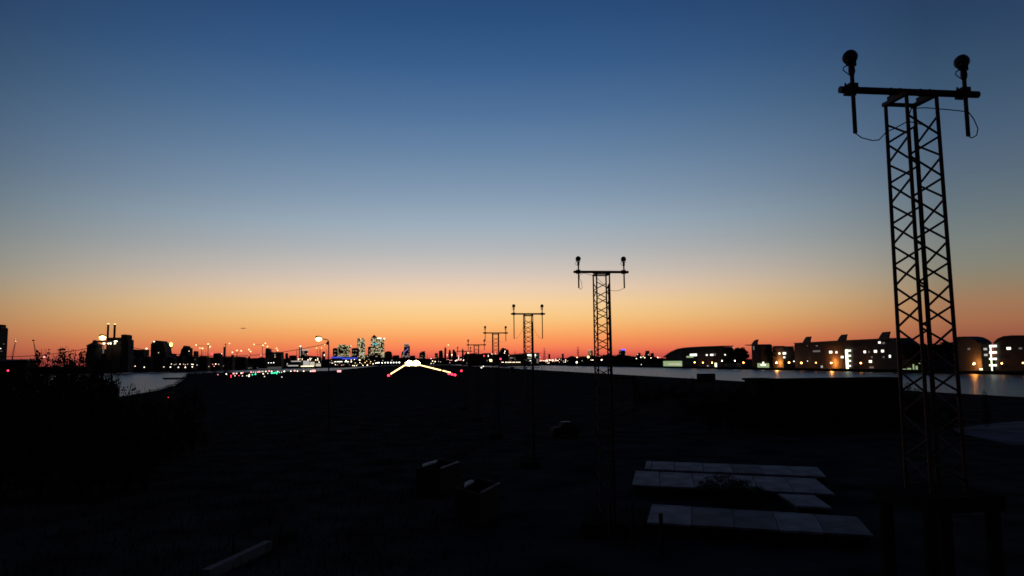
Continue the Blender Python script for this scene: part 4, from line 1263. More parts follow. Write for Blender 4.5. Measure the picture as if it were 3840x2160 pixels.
# trees among the halls on the right
for x, ytop, dx, lb in ((2772, 1305, 22, 'dark tree in the gap right of the curved hall'), (2758, 1318, 20, 'lower dark tree touching the end of the curved hall'), (2925, 1307, 26, 'dark tree between the finned building and the long finned row'), (2958, 1303, 24, 'dark tree at the left end of the long finned row'),
                        (3440, 1291, 20, 'dark tree at the right end of the long finned row'), (3475, 1293, 20, 'dark tree behind the nearest tower, left of its middle legs'), (3515, 1292, 20, 'dark tree seen between the nearest tower legs'), (3555, 1288, 20, 'dark tree left of the round-roofed building'), (3580, 1283, 18, 'dark tree against the left corner of the round-roofed building')):
    p = at_x(x, 1370, SHORE_X + 18)
    h = at_y(x, ytop, p.y).z
    s_ = h / 12 / .98
    dup_tree(proto, (p.x, p.y, 0), (s_ * 1.1, s_ * 1.1, s_), rng.uniform(0, 6.28), lb, 'trees among the right bank buildings')

# leafless tree on the left skyline
p = at_y(770, 1316, 1150)
t = thing('bare_tree', (p.x, 1150, 0), 'leafless round-headed tree under the crane on the left skyline', 'tree')
b = MB()
H = p.z
b.cyl((p.x, 1150, 0), (p.x, 1150, H * .55), .7, .4, 6)
for k in range(34):
    a, e = rng.uniform(0, 6.28), rng.uniform(.35, 1.0)
    q = (p.x + math.cos(a) * H * .30 * e, 1150 + math.sin(a) * H * .3 * e, H * (.55 + .45 * rng.uniform(.2, 1) * (1.1 - .5 * e)))
    b.cyl((p.x, 1150, H * rng.uniform(.35, .55)), q, .22, .1, 4)
b.build('trunk', BARK, t)
MB().leaves((p.x, 1150, H * .8), (H * .3, H * .2, H * .2), 70, .6, rng, .4).build('crown', LEAF, t)


# ------------------------------------------------------------------ university buildings on the right bank
XF = SHORE_X + 9


def bank_building(name, label, prof, m, depth=18, base=0.0, group=None, X=XF):
    xa, xb = prof[0][0], prof[-1][0]
    pts = []
    for px, py in prof:
        p = at_x(px, py, X)
        p.y = at_x(px, py, X + depth * (px - xa) / (xb - xa)).y
        pts.append(p)
    t = thing(name, (X, sum(p.y for p in pts) / len(pts), base), label, 'campus building', group)
    poly = [(pts[0].y, base)] + [(p.y, p.z) for p in pts] + [(pts[-1].y, base)]
    MB().prism_yz(poly, X, X + depth).build('wall', m, t)
    return t


def bank_rect(t, name, m, x0, x1, y0, y1, X=XF, out=.15):
    a, c = at_x(x0, y0, X - out), at_x(x1, y1, X - out)
    return MB().box(X - out, X - out + .2, min(a.y, c.y), max(a.y, c.y), c.z, a.z).build(name, m, t)


def bank_prism(t, name, m, poly, x0, x1, X=XF):
    xa, xb = min(q[0] for q in poly), max(q[0] for q in poly)
    pts = []
    for px, py in poly:
        p = at_x(px, py, X + x0)
        p.y = at_x(px, py, X + x0 + (x1 - x0) * (px - xa) / (xb - xa)).y
        pts.append(p)
    return MB().prism_yz([(p.y, p.z) for p in pts], X + x0, X + x1).build(name, m, t)


# A: curved hall
tA = bank_building('lecture_hall', 'low hall with one long curved roof rising to the right', [(2496, 1352), (2497, 1336), (2512, 1326), (2550, 1311), (2600, 1304), (2700, 1300), (2748, 1299)], WALLD, 10)
bank_prism(tA, 'roof', ROOFM, [(2484, 1340), (2500, 1330), (2517, 1319.5), (2548, 1307.5), (2575, 1303), (2610, 1300), (2660, 1297.5), (2751, 1293.8), (2751, 1297.5), (2660, 1301), (2600, 1304), (2550, 1311.5), (2515, 1325), (2497, 1336.5)], -1.2, 11)
bank_rect(tA, 'glazing', W_GREEN, 2487, 2558, 1354, 1376)
for x0, x1, y0, y1 in ((2506, 2530, 1361, 1368), (2532, 2553, 1361, 1369)):
    bank_rect(tA, 'glazing', W_STAIR, x0, x1, y0 + 2, y1, out=.3).data.materials[0] = W_HALL
for q in ((2587, 2613, 1327, 1335, W_WHITE), (2574, 2600, 1335, 1341, W_GREEN), (2647, 2653.5, 1328.5, 1334, W_WHITE), (2663, 2675, 1327.5, 1334, W_WHITE), (2677, 2684, 1325, 1334, W_DIM), (2716.5, 2721, 1328, 1333, W_WHITE), (2680, 2688, 1361, 1376, W_STAIR), (2651, 2657, 1370, 1374, W_STRIP), (2747, 2752, 1301, 1305, W_STRIP)):
    bank_rect(tA, 'window', q[4], *q[:4])
bank_rect(tA, 'pale_wall', RENDER, 2618, 2680, 1318, 1376, out=.08)
# gate lodge low wall lit between A and B
tL = bank_building('low_wall', 'dim pale low wall on the bank under the curved hall end', [(2716, 1363), (2782, 1362)], RENDER, 1.0, 0, None, XF - 4)

# B
tB = bank_building('finned_building', 'separate building with one shark-fin roof vent and a drooping roof wing', [(2818, 1304), (2820, 1293.5), (2884, 1289.5), (2894, 1296), (2895, 1300)], WALLD, 10)
bank_prism(tB, 'roof', ROOFM, [(2789, 1293), (2884, 1288.6), (2887, 1290), (2898, 1297.6), (2893, 1298.5), (2882, 1291.8), (2815, 1295.6)], -2.0, 11)


def fin(t, pts, up=0):
    o = bank_prism(t, 'roof_vent', ROOFM, [(pts[0][0] - 3, pts[0][1] + 4)] + pts + [(pts[-1][0] + 1, pts[-1][1] + 4)], 1.0, 1.9)
    return o


fin(tB, [(2817, 1292.4), (2825, 1282), (2833, 1274.7), (2845.5, 1272.5), (2842.5, 1281), (2841, 1293)])
bank_rect(tB, 'window', W_GREEN, 2840, 2884, 1362, 1380)
for q in ((2852, 2872, 1366, 1371), (2859, 2865, 1357, 1364)):
    bank_rect(tB, 'window', W_WHITE, *q, out=.3)
bank_rect(tB, 'window', W_DIM, 2823, 2829, 1298, 1312)
# B2: pale gable between B and C
tb = bank_building('gabled_block', 'pale low block linking the separate finned building to the long row', [(2896, 1303), (2906, 1297), (2925, 1301), (2945, 1304), (2962, 1301), (2976, 1297)], RENDER, 9)
for q in ((2919, 2926, 1322, 1329), (2935, 2947, 1321, 1329), (2937, 2944, 1337, 1343)):
    bank_rect(tb, 'window', W_WHITE, *q)

# C long finned row
tC = bank_building('finned_row', 'long building with three shark-fin roof vents and a glowing stairwell', [(2978, 1300), (2980, 1287), (3070, 1282), (3150, 1277.5), (3290, 1271), (3410, 1265), (3418, 1274), (3436, 1287)], RENDER, 10)
bank_prism(tC, 'roof', ROOFM, [(2972, 1286), (3040, 1282.7), (3150, 1276.5), (3290, 1269.6), (3414, 1263.6), (3422, 1271), (3440, 1287), (3434, 1288.5), (3418, 1276), (3408, 1268.6), (3290, 1276), (3150, 1283), (2990, 1291.5)], -1.6, 11)
fin(tC, [(3009.5, 1284.5), (3017, 1273), (3024.5, 1263), (3044.5, 1261.5), (3041, 1272), (3040, 1283.5)])
fin(tC, [(3140, 1277.5), (3148, 1265), (3157, 1255), (3179.5, 1253.5), (3176, 1265), (3174.6, 1276)])
fin(tC, [(3294, 1270), (3302, 1257), (3311, 1245.5), (3341, 1243), (3337, 1256), (3335, 1268.5)])
for q in ((3109, 3121, 1316, 1325, W_WHITE), (3133, 3140, 1317, 1325, W_WHITE), (3153, 3163, 1335, 1343, W_WHITE), (3238, 3247, 1315, 1324, W_WHITE), (3256, 3261, 1316, 1323, W_DIM), (3277, 3288, 1313, 1322, W_WHITE), (3304, 3314, 1312, 1321, W_WHITE), (3333, 3340, 1331, 1341, W_WHITE), (3293, 3302, 1281, 1288, W_WHITE), (3308, 3318, 1283, 1290, W_DIM),
          (3258, 3269, 1351, 1360, W_WHITE), (3260, 3276, 1374, 1381, W_DIM), (3078, 3085, 1371, 1379, W_STRIP), (3048, 3075, 1314, 1320, W_DIM), (3310, 3316, 1336, 1342, W_DIM), (3059, 3066, 1295, 1299, W_DIM), (3025, 3028, 1295, 1298, W_DIM), (3266, 3272, 1336, 1342, W_DIM)):
    bank_rect(tC, 'window', q[4], *q[:4])
bank_rect(tC, 'stairwell', W_STAIR, 3169, 3182, 1311, 1384, out=.5)
for k in range(4):
    y = 1312 + 19 * k
    bank_rect(tC, 'landing', W_WHITE, 3172, 3190, y, y + 6, out=1.0)
for x0, x1 in ((3093, 3167), (3195, 3262)):
    bank_rect(tC, 'brick_panel', BRICK, x0, x1, 1297, 1388, out=.08)
# glazed link at the foot, left of the nearest tower legs
tG = bank_building('glazed_link', 'dim greenish glazed link building behind the nearest tower legs', [(3380, 1350), (3455, 1345), (3470, 1350)], WALLD, 10)
for q in ((3385, 3398, 1383, 1387), (3402, 3416, 1380, 1387), (3422, 3428, 1366, 1386), (3433, 3441, 1372, 1387), (3445, 3452, 1354, 1364)):
    bank_rect(tG, 'window', W_GREEN, *q)
# D round roofs
tD = bank_building('round_roof_block', 'round-roofed block with orange-lit wall right of the nearest tower', [(3578, 1281), (3579, 1270), (3598, 1264), (3635, 1262.5), (3668, 1265), (3700, 1275), (3716, 1284)], RENDER, 6)
bank_prism(tD, 'roof', ROOFM, [(3576, 1271), (3598, 1262.3), (3635, 1260.8), (3668, 1263.2), (3700, 1273), (3722, 1286), (3716, 1288), (3698, 1276.5), (3668, 1266.8), (3635, 1264.5), (3598, 1266), (3580, 1273)], -1.0, 6.6)
bank_rect(tD, 'stairwell', W_STAIR, 3711, 3722, 1297, 1390, out=.5)
for k in range(4):
    y = 1294 + 24 * k
    bank_rect(tD, 'landing', W_WHITE, 3709, 3737, y, y + 7.5, out=1.0)
for q in ((3628, 3638, 1305, 1312, W_DIM), (3688, 3701, 1305, 1313, W_STRIP), (3690, 3703, 1327, 1335, W_STRIP), (3673, 3684, 1381, 1388, W_WARM)):
    bank_rect(tD, 'window', q[4], *q[:4])
tE = bank_building('round_roof_block', 'round-roofed block cut off by the right edge', [(3726, 1287), (3745, 1271), (3772, 1262), (3810, 1258.5), (3850, 1258), (3900, 1262), (3960, 1275)], WALLM, 6)
bank_prism(tE, 'roof', ROOFM, [(3724, 1285), (3745, 1269), (3772, 1259.8), (3810, 1256.5), (3850, 1256), (3900, 1260), (3965, 1273), (3960, 1278), (3900, 1264), (3850, 1260), (3810, 1260.5), (3772, 1264), (3745, 1273), (3727, 1289)], -1.0, 6.6)
for q in ((3774, 3790, 1302, 1311, W_WHITE), (3820, 3832, 1303, 1310, W_DIM)):
    bank_rect(tE, 'window', q[4], *q[:4])

# quay lamps in front of the campus
QL = [(2605, 1359, 'o', 7), (2636, 1360, 'o', 7), (2670, 1360, 'o', 7.5), (2707, 1353, 'w', 6.5), (2756, 1353, 'w', 6.5), (2788, 1360, 'o', 8), (2912, 1360, 'o', 9), (2959, 1360, 'o', 10), (3005, 1361, 'o', 10), (3060, 1360, 'o', 6), (3117, 1361, 'o', 9), (3228, 1361.5, 'o', 10), (3373, 1361.5, 'o', 9), (3652, 1364, 'o', 9), (3757, 1362.5, 'o', 10), (3836, 1361, 'o', 8)]
WHERE = ['leftmost', 'second from left', 'third from left', 'fourth from left, white', 'fifth from left, white', 'sixth from left', 'seventh from left', 'eighth from left', 'ninth from left', 'tenth from left, smaller', 'lighting the wall beside the glowing stairwell', 'right of the glowing stairwell', 'just left of the nearest tower legs', 'lighting the round-roofed block orange', 'between the two round-roofed blocks', 'cut by the right edge']
for k, (x, y, c, s) in enumerate(QL):
    near = x in (2912, 3117, 3652)
    p = at_x(x, y, XF - (3.0 if near else 6.5))
    post_lamp(p, s * (.34 if near else .62), (L_QUAYN if near else L_QUAY) if c == 'o' else L_QUAYW, 'campus quay lamp post, ' + WHERE[k], 'quay lamps before the campus', 'quay_lamp', 'lamp post', 1.0)
for k, (x, y) in enumerate(((2977, 1355), (3028, 1354))):
    post_lamp(at_x(x, y, XF - 3), 4 - k * 1.4, L_COOL, ['small cool white lamp between two orange quay lamps', 'faint cool lamp right of the ninth orange quay lamp'][k], 'small cool bank lamps', 'bank_lamp', 'lamp post')


# ------------------------------------------------------------------ near street lamps and the cable slung between them
def street_lamp(px, Y, head, bend, label, box=None):
    base = at_y(px, 1400, Y)
    top = at_y(bend[0][0], bend[0][1], Y)
    t = thing('street_lamp', (base.x, Y, 0), label, 'street lamp')
    po = MB()
    po.cyl((base.x, Y, 0), (base.x, Y, 1.4), .12, .11, 10)
    po.cyl((base.x, Y, 1.4), top, .09, .06, 10)
    po.build('pole', STEEL_DARK, t)
    pts = [at_y(x, y, Y) for x, y in bend]
    MB().tube(pts, .045, 8).build('arm', STEEL_DARK, t)
    h = at_y(head[0], head[1], Y)
    hd = MB()
    hd.lathe(h + Vector((.34, 0, .13)), (-1, 0, 0.06), [(0, .05), (.08, .10), (.3, .17), (.6, .15), (.68, .04)], 12)
    ho = hd.build('lantern', STEEL_DARK, t)
    g_ = MB().ball((h.x, h.y, h.z), .34, .24, .25, 14, 8).build('bowl', L_STREET, t, smooth=True)
    if box:
        p = at_y(box[0], box[1], Y)
        MB().box(p.x - .16, p.x + .10, Y - .22, Y - .06, p.z - .16, p.z + .16).build('control_box', STEEL_DARK, t)
    return t


YL = 80
street_lamp(1235.5, YL, (1195, 1271), [(1232.8, 1291), (1232.2, 1281), (1230, 1276), (1226, 1273.5), (1205, 1270)], 'sodium street lamp arching left, its pole rising right of the arena dome', (1231, 1287))
street_lamp(421.5, YL, (385, 1266), [(420.3, 1297), (419.8, 1284), (417, 1276.5), (412, 1273), (395, 1267)], 'glaring sodium street lamp in front of the factory silo')


def catenary(x0, y0, x1, y1, sag, Y, label, r=.028):
    pts = []
    for k in range(25):
        u = k / 24
        pts.append(at_y(x0 + (x1 - x0) * u, y0 + (y1 - y0) * u + sag * 4 * u * (1 - u), Y))
    o = MB().tube(pts, r, 5).build('overhead_cable', RUBBER, None, pts[0])
    return tag(o, label, 'cable')


catenary(421, 1286, 1231, 1287, 50, YL - .12, 'thin overhead cable slung between the two street lamps')
catenary(-380, 1290, 419, 1286, 50, YL - .12, 'thin overhead cable sagging left from the factory-side street lamp', .03)

# floodlight on a bracket mast beside the stepped block
p = at_y(641.5, 1292, 996)
t = thing('floodlight_mast', (p.x, 996, 0), 'tall yellow oblong floodlight at the right of the stepped dark block', 'floodlight')
link('pole', POLE, t, (0, 0, 0), (.45, .45, p.z - 4))
lamp_on(t, p, 12, emis('yellow_flood', (1.0, .78, .22), 2.6), 1.0, 1.45)
MB().box(p.x - 1.5, p.x + 1.5, 995, 997, p.z - 4.4, p.z - 3.2).build('bracket', STEEL_DARK, t)

# red and pink lights at far left
post_lamp(at_y(30, 1390, 150), 6.5, L_RED, 'red light low at the far left among dark bushes', None, 'marker_light', 'marker light')
post_lamp(at_y(166, 1338, 140), 7, L_PINK, 'pinkish light behind the bush at left, below the faint cranes', None, 'marker_light', 'marker light', 1.3)

# ------------------------------------------------------------------ foreground bushes on the left
rng = random.Random(21)


def bush(loc, h, r, label, group, n=4200, leaf=.17, m=None, name='bush'):
    x, y, z = loc
    t = thing(name, (x, y, z), label, 'bush', group)
    st = MB()
    for k in range(16):
        a, u = rng.uniform(0, 6.28), rng.uniform(.2, .85)
        st.cyl((x + .1 * math.cos(a), y + .1 * math.sin(a), z), (x + math.cos(a) * r * u, y + math.sin(a) * r * u, z + h * rng.uniform(.55, .97)), .05, .012, 5)
    st.build('stems', BARK, t)
    cr = MB()
    for k in range(22):
        a, u = rng.uniform(0, 6.28), math.sqrt(rng.uniform(0, 1)) * .8
        cr.leaves((x + math.cos(a) * r * u, y + math.sin(a) * r * u, z + h * rng.uniform(.15, .86) * (1.08 - .3 * u)), (r * .34, r * .34, h * .13), n // 22, leaf, rng, .1)
    cr.build('foliage', m or LEAF, t)
    return t


bproto = bush((0, 60, 0), 8.0, 3.3, 'x', 'g')
sparse = bush((0, 60, 0), 6.0, 2.6, 'x', 'g', 1500, .15, LEAF_B)


def put_bush(src, px, ytop, Y, w, label, group, z0=0.0, first=False):
    """w: width in photograph pixels"""
    p = at_y(px, ytop, Y)
    h0, r0 = (8.0, 3.3) if src is bproto else (6.0, 2.6)
    hs = (p.z - z0) / h0 / .98
    rs = w * .5 * depth_px(p) / r0
    o = src if first else dup_tree(src, (0, 0, 0), (1, 1, 1), 0, '', '')
    o.location = (p.x, Y, z0)
    o.scale = (rs, rs, hs)
    o.rotation_euler = (0, 0, rng.uniform(0, 6.28))
    o['label'], o['group'] = label, group
    return o


LBUSH = [(-30, 1352, 62, 190), (60, 1354, 66, 180), (135, 1350, 60, 170), (205, 1342, 64, 170), (262, 1340, 58, 160), (318, 1343, 62, 160), (372, 1342, 66, 150), (412, 1350, 60, 90), (20, 1420, 48, 260), (170, 1400, 46, 280), (320, 1405, 45, 260), (400, 1440, 44, 130)]
for k, (x, y, Y, w) in enumerate(sorted(LBUSH)):
    put_bush(bproto, x, y, Y, w, '%s from left of the tall dark bushes massed at left' % nth(k), 'tall dark bushes at left', 0, k == 0)
SB = [(452, 1440, 50, 110), (505, 1428, 52, 100), (552, 1452, 54, 110), (598, 1464, 58, 90), (645, 1468, 60, 90), (690, 1447, 64, 90), (730, 1440, 66, 110), (480, 1466, 46, 130), (560, 1478, 46, 160)]
for k, (x, y, Y, w) in enumerate(sorted(SB)):
    put_bush(sparse, x, y, Y, w, '%s from left of the thin-leaved bushes along the near edge of the left dock' % nth(k), 'thin bushes by the left dock', 0, k == 0)


def sapling(px, ytop, Y, label, lean=0.0, n=46):
    p = at_y(px, ytop, Y)
    q = at_y(px - lean, 1350, Y)
    t = thing('sapling', (q.x, Y, 0), label, 'sapling', 'spiky saplings above the left bushes')
    b, cr = MB(), MB()
    for k in range(4):
        tip = Vector((p.x + rng.uniform(-.35, .35), Y + rng.uniform(-.4, .4), p.z - rng.uniform(0, .5) * (k > 0)))
        mid = Vector((q.x + rng.uniform(-.1, .1), Y, 5.5))
        b.cyl((q.x, Y, 0), mid, .05, .035, 5)
        b.cyl(mid, tip, .035, .012, 5)
        for j in range(n // 4):
            c = mid.lerp(tip, rng.uniform(.25, 1.02))
            cr.leaf(c + Vector((rng.gauss(0, .12), rng.gauss(0, .12), rng.gauss(0, .08))), rng.uniform(.10, .22), rng)
    b.build('stems', BARK, t)
    cr.build('foliage', LEAF, t)


for k, (x, y, l) in enumerate(((140, 1320, -8), (152, 1307, -12), (170, 1309, -8), (215, 1298, 4), (230, 1305, -8), (257, 1301, 6), (272, 1304, -6), (290, 1309, 3), (316, 1309, 3))):
    sapling(x, y, 63, '%s from left of the spiky saplings poking above the left bushes' % nth(k), l)

# shrubs breaking the dock edge beside the airfield
SH = [(592, 1466, 60), (618, 1458, 46), (640, 1450, 50), (660, 1440, 44), (676, 1431, 40), (688, 1420, 36), (697, 1409, 30), (707, 1401, 26), (728, 1398, 34), (760, 1396, 34), (800, 1395, 30), (846, 1394, 30)]
for k, (x, y, w) in enumerate(SH):
    p = on_z(x + 12, y + 5, 0)
    put_bush(sparse, x + rng.uniform(0, 8), y - 8, p.y, w * 1.3, '%s from left of the small shrubs along the left dock edge beside the airfield' % nth(k), 'shrubs along the left dock edge')

# jetties and a lamp in the left dock
a, c = on_z(617, 1421, WZ + .4), on_z(702, 1421, WZ + .4)
t = thing('jetty', (a.x, a.y, WZ), 'dark low jetty sticking left into the left dock', 'jetty')
MB().box(a.x, c.x + 6, a.y - 4, a.y + 5, WZ + .3, WZ + 1.1).build('deck', WOOD, t)
for k in range(5):
    x_ = a.x + (c.x - a.x) * (k + .5) / 5
    MB().cyl((x_, a.y - 3, WZ - .5), (x_, a.y - 3, WZ + .3), .3).build('pile', WOOD, t)
a, c = on_z(632, 1461, WZ + .6), on_z(655, 1461, WZ + .6)
t = thing('mooring_stage', (a.x, a.y, WZ), 'tiny landing stage with a white light near the left dock edge', 'landing stage')
MB().box(a.x, c.x, a.y - .8, a.y + .8, WZ + .3, WZ + .7).build('deck', WOOD, t)
MB().cyl((c.x - .5, a.y - .4, WZ - .5), (c.x - .5, a.y - .4, WZ + .3), .15).build('pile', WOOD, t)
lamp_on(t, on_z(653, 1464, WZ + .9), 3.6, L_COOL, 1.3)
post_lamp(at_y(631, 1491, 64), 3.2, L_RED, 'tiny red light among bushes below the left dock', None, 'marker_light', 'marker light', 1.0, .04)
for k, (x, y) in enumerate(((467, 1483), (495, 1498.5), (549, 1498.5))):  # pale glints put in as small glowing balls on added posts
    post_lamp(at_y(x, y, 56), 3 - .6 * (k == 2), L_DIM, ['tiny pale glint, upper left one under the thin bushes', 'tiny pale glint, lower left one under the thin bushes', 'tiny pale glint, right one under the thin bushes'][k], 'tiny glints under the thin bushes', 'pale_glint', 'glint', 1.6, .03)

# ------------------------------------------------------------------ right bank edge: fence, board, sheds, bushes
Yf = 97
a, c = at_y(2291, 1417, Yf), at_y(2376, 1417, Yf)
zb = at_y(2330, 1437, Yf).z
t = thing('fence', ((a.x + c.x) / 2, Yf, 2.2), 'dark timber fence with one tall end post right of the second light tower', 'fence')
zt, zr = at_y(2330, 1412.5, Yf).z, at_y(2330, 1421, Yf).z
MB().box(a.x, c.x, Yf - .06, Yf + .06, zr, zt).build('rail', WOOD, t)
pk = MB()
for k in range(22):
    x_ = a.x + (c.x - a.x) * k / 21.5
    pk.box(x_ - .018, x_ + .018, Yf + .07, Yf + .10, 1.8, zr + .1)
    if k % 2 == 0:
        pk.box(x_ - .03, x_ + .03, Yf - .03, Yf + .03, zt, zt + rng.uniform(.03, .13))
pk.build('pickets', WOOD, t)
for x_, y_ in ((2375.5, 1407), (2332, 1413), (2293, 1413)):
    p = at_y(x_, y_, Yf)
    w_ = .16 if x_ > 2370 else .07
    MB().box(p.x - w_, p.x + w_, Yf - .14, Yf + .14, 1.5, p.z).build('post', WOOD, t)

Yb = 98
a, c = at_y(2613, 1401.5, Yb), at_y(2683, 1434, Yb)
t = thing('sign_board', ((a.x + c.x) / 2, Yb, 2.0), 'plain dark rectangular board on posts against the right dock', 'board')
MB().box(a.x, c.x, Yb - .05, Yb + .05, c.z, a.z).build('panel', WOOD, t)
for u in (.12, .5, .88):
    x_ = a.x + (c.x - a.x) * u
    MB().box(x_ - .05, x_ + .05, Yb + .06, Yb + .16, 1.6, a.z - .1).build('post', WOOD, t)

Ys = 72
for x0, x1, yt, lb in ((2783, 2911, 1417.5, 'lower left flat-roofed shed right of the dark board'), (2893, 3386, 1411, 'long flat-roofed shed hiding the dock left of the nearest tower')):
    a, c = at_y(x0, yt, Ys + 3.2), at_y(x1, yt + (4 if x1 > 3000 else 0), Ys)
    z_ = min(a.z, c.z)
    t = thing('flat_roof_shed', ((a.x + c.x) / 2, Ys, 0), lb, 'shed', 'flat-roofed sheds by the right dock')
    MB().box(a.x + .15, c.x - .15, Ys + .15, Ys + 3, 0, z_ - .2).build('wall', SHEDM, t)
    MB().box(a.x, c.x, Ys, Ys + 3.2, z_ - .2, z_).build('roof', SHEDM, t)
    n_ = 2 if x1 < 3000 else 5
    for k in range(n_):
        x_ = a.x + (c.x - a.x) * (k + .5) / n_
        MB().box(x_ - .5, x_ + .5, Ys + .08, Ys + .14, .05, 2.1).build('door', STEEL_DARK, t)

RB = [(2392, 1424, 92, 34), (2430, 1428, 94, 70), (2480, 1431, 93, 80), (2530, 1428, 92, 60), (2568, 1418, 93, 56), (2600, 1411, 94, 44), (2705, 1437, 93, 56), (2752, 1434, 92, 60), (2785, 1436, 90, 50), (2650, 1441, 92, 80)]
for k, (x, y, Y, w) in enumerate(sorted(RB)):
    put_bush(sparse, x, y, Y, w, '%s from left of the low bushes on the earth bank by the right dock' % nth(k), 'low bushes on the earth bank', 1.6)
for k, (x, y, Y, w) in enumerate(((3408, 1428, 74, 60), (3440, 1452, 74, 80), (3490, 1474, 72, 90), (3560, 1484, 70, 100), (3692, 1458, 70, 34))):
    put_bush(sparse, x, y, Y, w, '%s from left of the dim bushes around the nearest tower, against the dock' % nth(k), 'dim bushes around the nearest tower')

FB = [(2790, 1440, 70.5, 90), (2850, 1462, 69, 110), (2935, 1470, 68.5, 120), (3030, 1452, 69, 110), (3130, 1466, 68.5, 130), (3230, 1448, 69, 110), (3320, 1462, 68.5, 120), (2740, 1470, 70, 100), (2660, 1476, 72, 110)]
for k, (x, y, Y, w) in enumerate(sorted(FB)):
    put_bush(bproto, x, y, Y, w, '%s from left of the dark bushes growing against the flat-roofed sheds' % nth(k), 'dark bushes against the sheds')

# small things on the runway edge by the water
a, c = at_y(1914.5, 1376, 470), at_y(1928, 1389, 470)
t = thing('equipment_hut', ((a.x + c.x) / 2, 470, 0), 'tiny dark hut on the runway edge between two light towers', 'hut')
MB().box(a.x, c.x, 470, 473, 0, a.z - .25).build('wall', WALLD, t)
MB().box(a.x - .2, c.x + .2, 469.8, 473.2, a.z - .25, a.z).build('roof', ROOFM, t)
p = at_y(2035, 1369, 420)
t = thing('twin_post_stand', (p.x, 420, 0), 'slim twin-post frame on the runway edge right of a light tower', 'frame')
for s in (-.75, .75):
    MB().cyl((p.x + s, 420, 0), (p.x + s, 420, p.z), .1).build('post', STEEL_DARK, t)
fb = MB()
for k in range(5):
    fb.cyl((p.x - .75, 420, .3 + p.z * k / 5), (p.x + .75, 420, .3 + p.z * (k + .9) / 5), .05, .05, 4)
fb.build('bracing', STEEL_DARK, t)
p = at_y(2049, 1390, 420)
t = thing('marker_post', (p.x, 420, 0), 'stub of a dark marker on the quay edge right of the twin-post frame', 'marker')
MB().lathe((p.x, 420, 0), (0, 0, 1), [(0, .5), (1.2, .45), (p.z, .25)], 8).build('body', STEEL_DARK, t)

# ------------------------------------------------------------------ yard: rows of pale slabs


def slab(corners, zt, m, label, group, h=.5):
    ps = [on_z(x, y, zt) for x, y in corners]
    cx = sum(p.x for p in ps) / 4
    cy = sum(p.y for p in ps) / 4
    mb = MB()
    top = [(p.x, p.y, zt) for p in ps]
    mb.add(top + [(x, y, zt - .09) for x, y, _ in top] , [(0, 1, 2, 3), (7, 6, 5, 4), (0, 4, 5, 1), (1, 5, 6, 2), (2, 6, 7, 3), (3, 7, 4, 0)])
    o = mb.build('flat_slab', m, None, (cx, cy, zt - h))
    tag(o, label, 'slab', group, 'thing')
    # dark bearers under the slab
    be = MB()
    for u in (.12, .88):
        a_ = Vector(top[0]).lerp(Vector(top[1]), u)
        c_ = Vector(top[3]).lerp(Vector(top[2]), u)
        d_ = (c_ - a_).normalized()
        n_ = Vector((-d_.y, d_.x, 0)) * .1
        a_, c_ = a_ + d_ * .15, c_ - d_ * .15
        be.add([a_ - n_ + Vector((0, 0, -h)), a_ + n_ + Vector((0, 0, -h)), c_ + n_ + Vector((0, 0, -h)), c_ - n_ + Vector((0, 0, -h)),
                a_ - n_ + Vector((0, 0, -.092)), a_ + n_ + Vector((0, 0, -.092)), c_ + n_ + Vector((0, 0, -.092)), c_ - n_ + Vector((0, 0, -.092))],
               [(0, 3, 2, 1), (4, 5, 6, 7), (0, 1, 5, 4), (1, 2, 6, 5), (2, 3, 7, 6), (3, 0, 4, 7)])
    be.build('bearers', WOOD, o)
    return o


def slab_row(tl, tr, br, bl, tops, bots, mats, rowname, group):
    """tops / bots: x of the seams along the far and the near edge"""
    tx = [tl[0]] + tops + [tr[0]]
    bx = [bl[0]] + bots + [br[0]]
    ty = lambda x: tl[1] + (tr[1] - tl[1]) * (x - tl[0]) / (tr[0] - tl[0])
    by = lambda x: bl[1] + (br[1] - bl[1]) * (x - bl[0]) / (br[0] - bl[0])
    n = len(tx) - 1
    for k in range(n):
        g0, g1 = (1.3 if k else 0), (1.3 if k < n - 1 else 0)
        slab([(tx[k] + g0, ty(tx[k])), (tx[k + 1] - g1, ty(tx[k + 1])), (bx[k + 1] - g1, by(bx[k + 1])), (bx[k] + g0, by(bx[k]))], .55, mats[k % len(mats)],
             '%s slab from left in the %s of pale slabs' % (nth(k), rowname), group)


slab_row((2424, 1728), (3064, 1751), (3098, 1787), (2418, 1758), [2446, 2527, 2635, 2738, 2842, 2953], [2441, 2529, 2638, 2751, 2865, 2983], [PALE, PALE, PALE, PALE, PALE_B, PALE, PALE], 'farthest row', 'farthest row of pale slabs')
slab_row((2384, 1765), (3056, 1794), (3130, 1852), (2370, 1817), [2473, 2594, 2708, 2822, 2943], [2475, 2606, 2725, 2844, 2978], [PALE], 'second row', 'second row of pale slabs')
slab([(2918, 1851), (3054, 1857), (3120, 1904), (2988, 1896)], .55, PALE, 'single pale slab lying alone between the second and nearest rows', 'loose pale slabs')
slab_row((2445, 1890), (3213, 1937), (3276, 2008), (2426, 1958), [2594, 2746, 2897, 3054], [2594, 2754, 2922, 3092], [PALE, PALE_B, PALE_B, PALE, PALE_B], 'nearest row', 'nearest row of pale slabs')
slab([(2207, 1902), (2273, 1904), (2273, 1969), (2179, 1965)], .55, CONC_DARK, 'dim slab at the far left end of the nearest row, behind posts', 'loose pale slabs')
slab([(2317, 1902), (2425, 1904), (2408, 1972), (2317, 1970)], .55, CONC_DARK, 'dim slab just left of the nearest row of pale slabs', 'loose pale slabs')
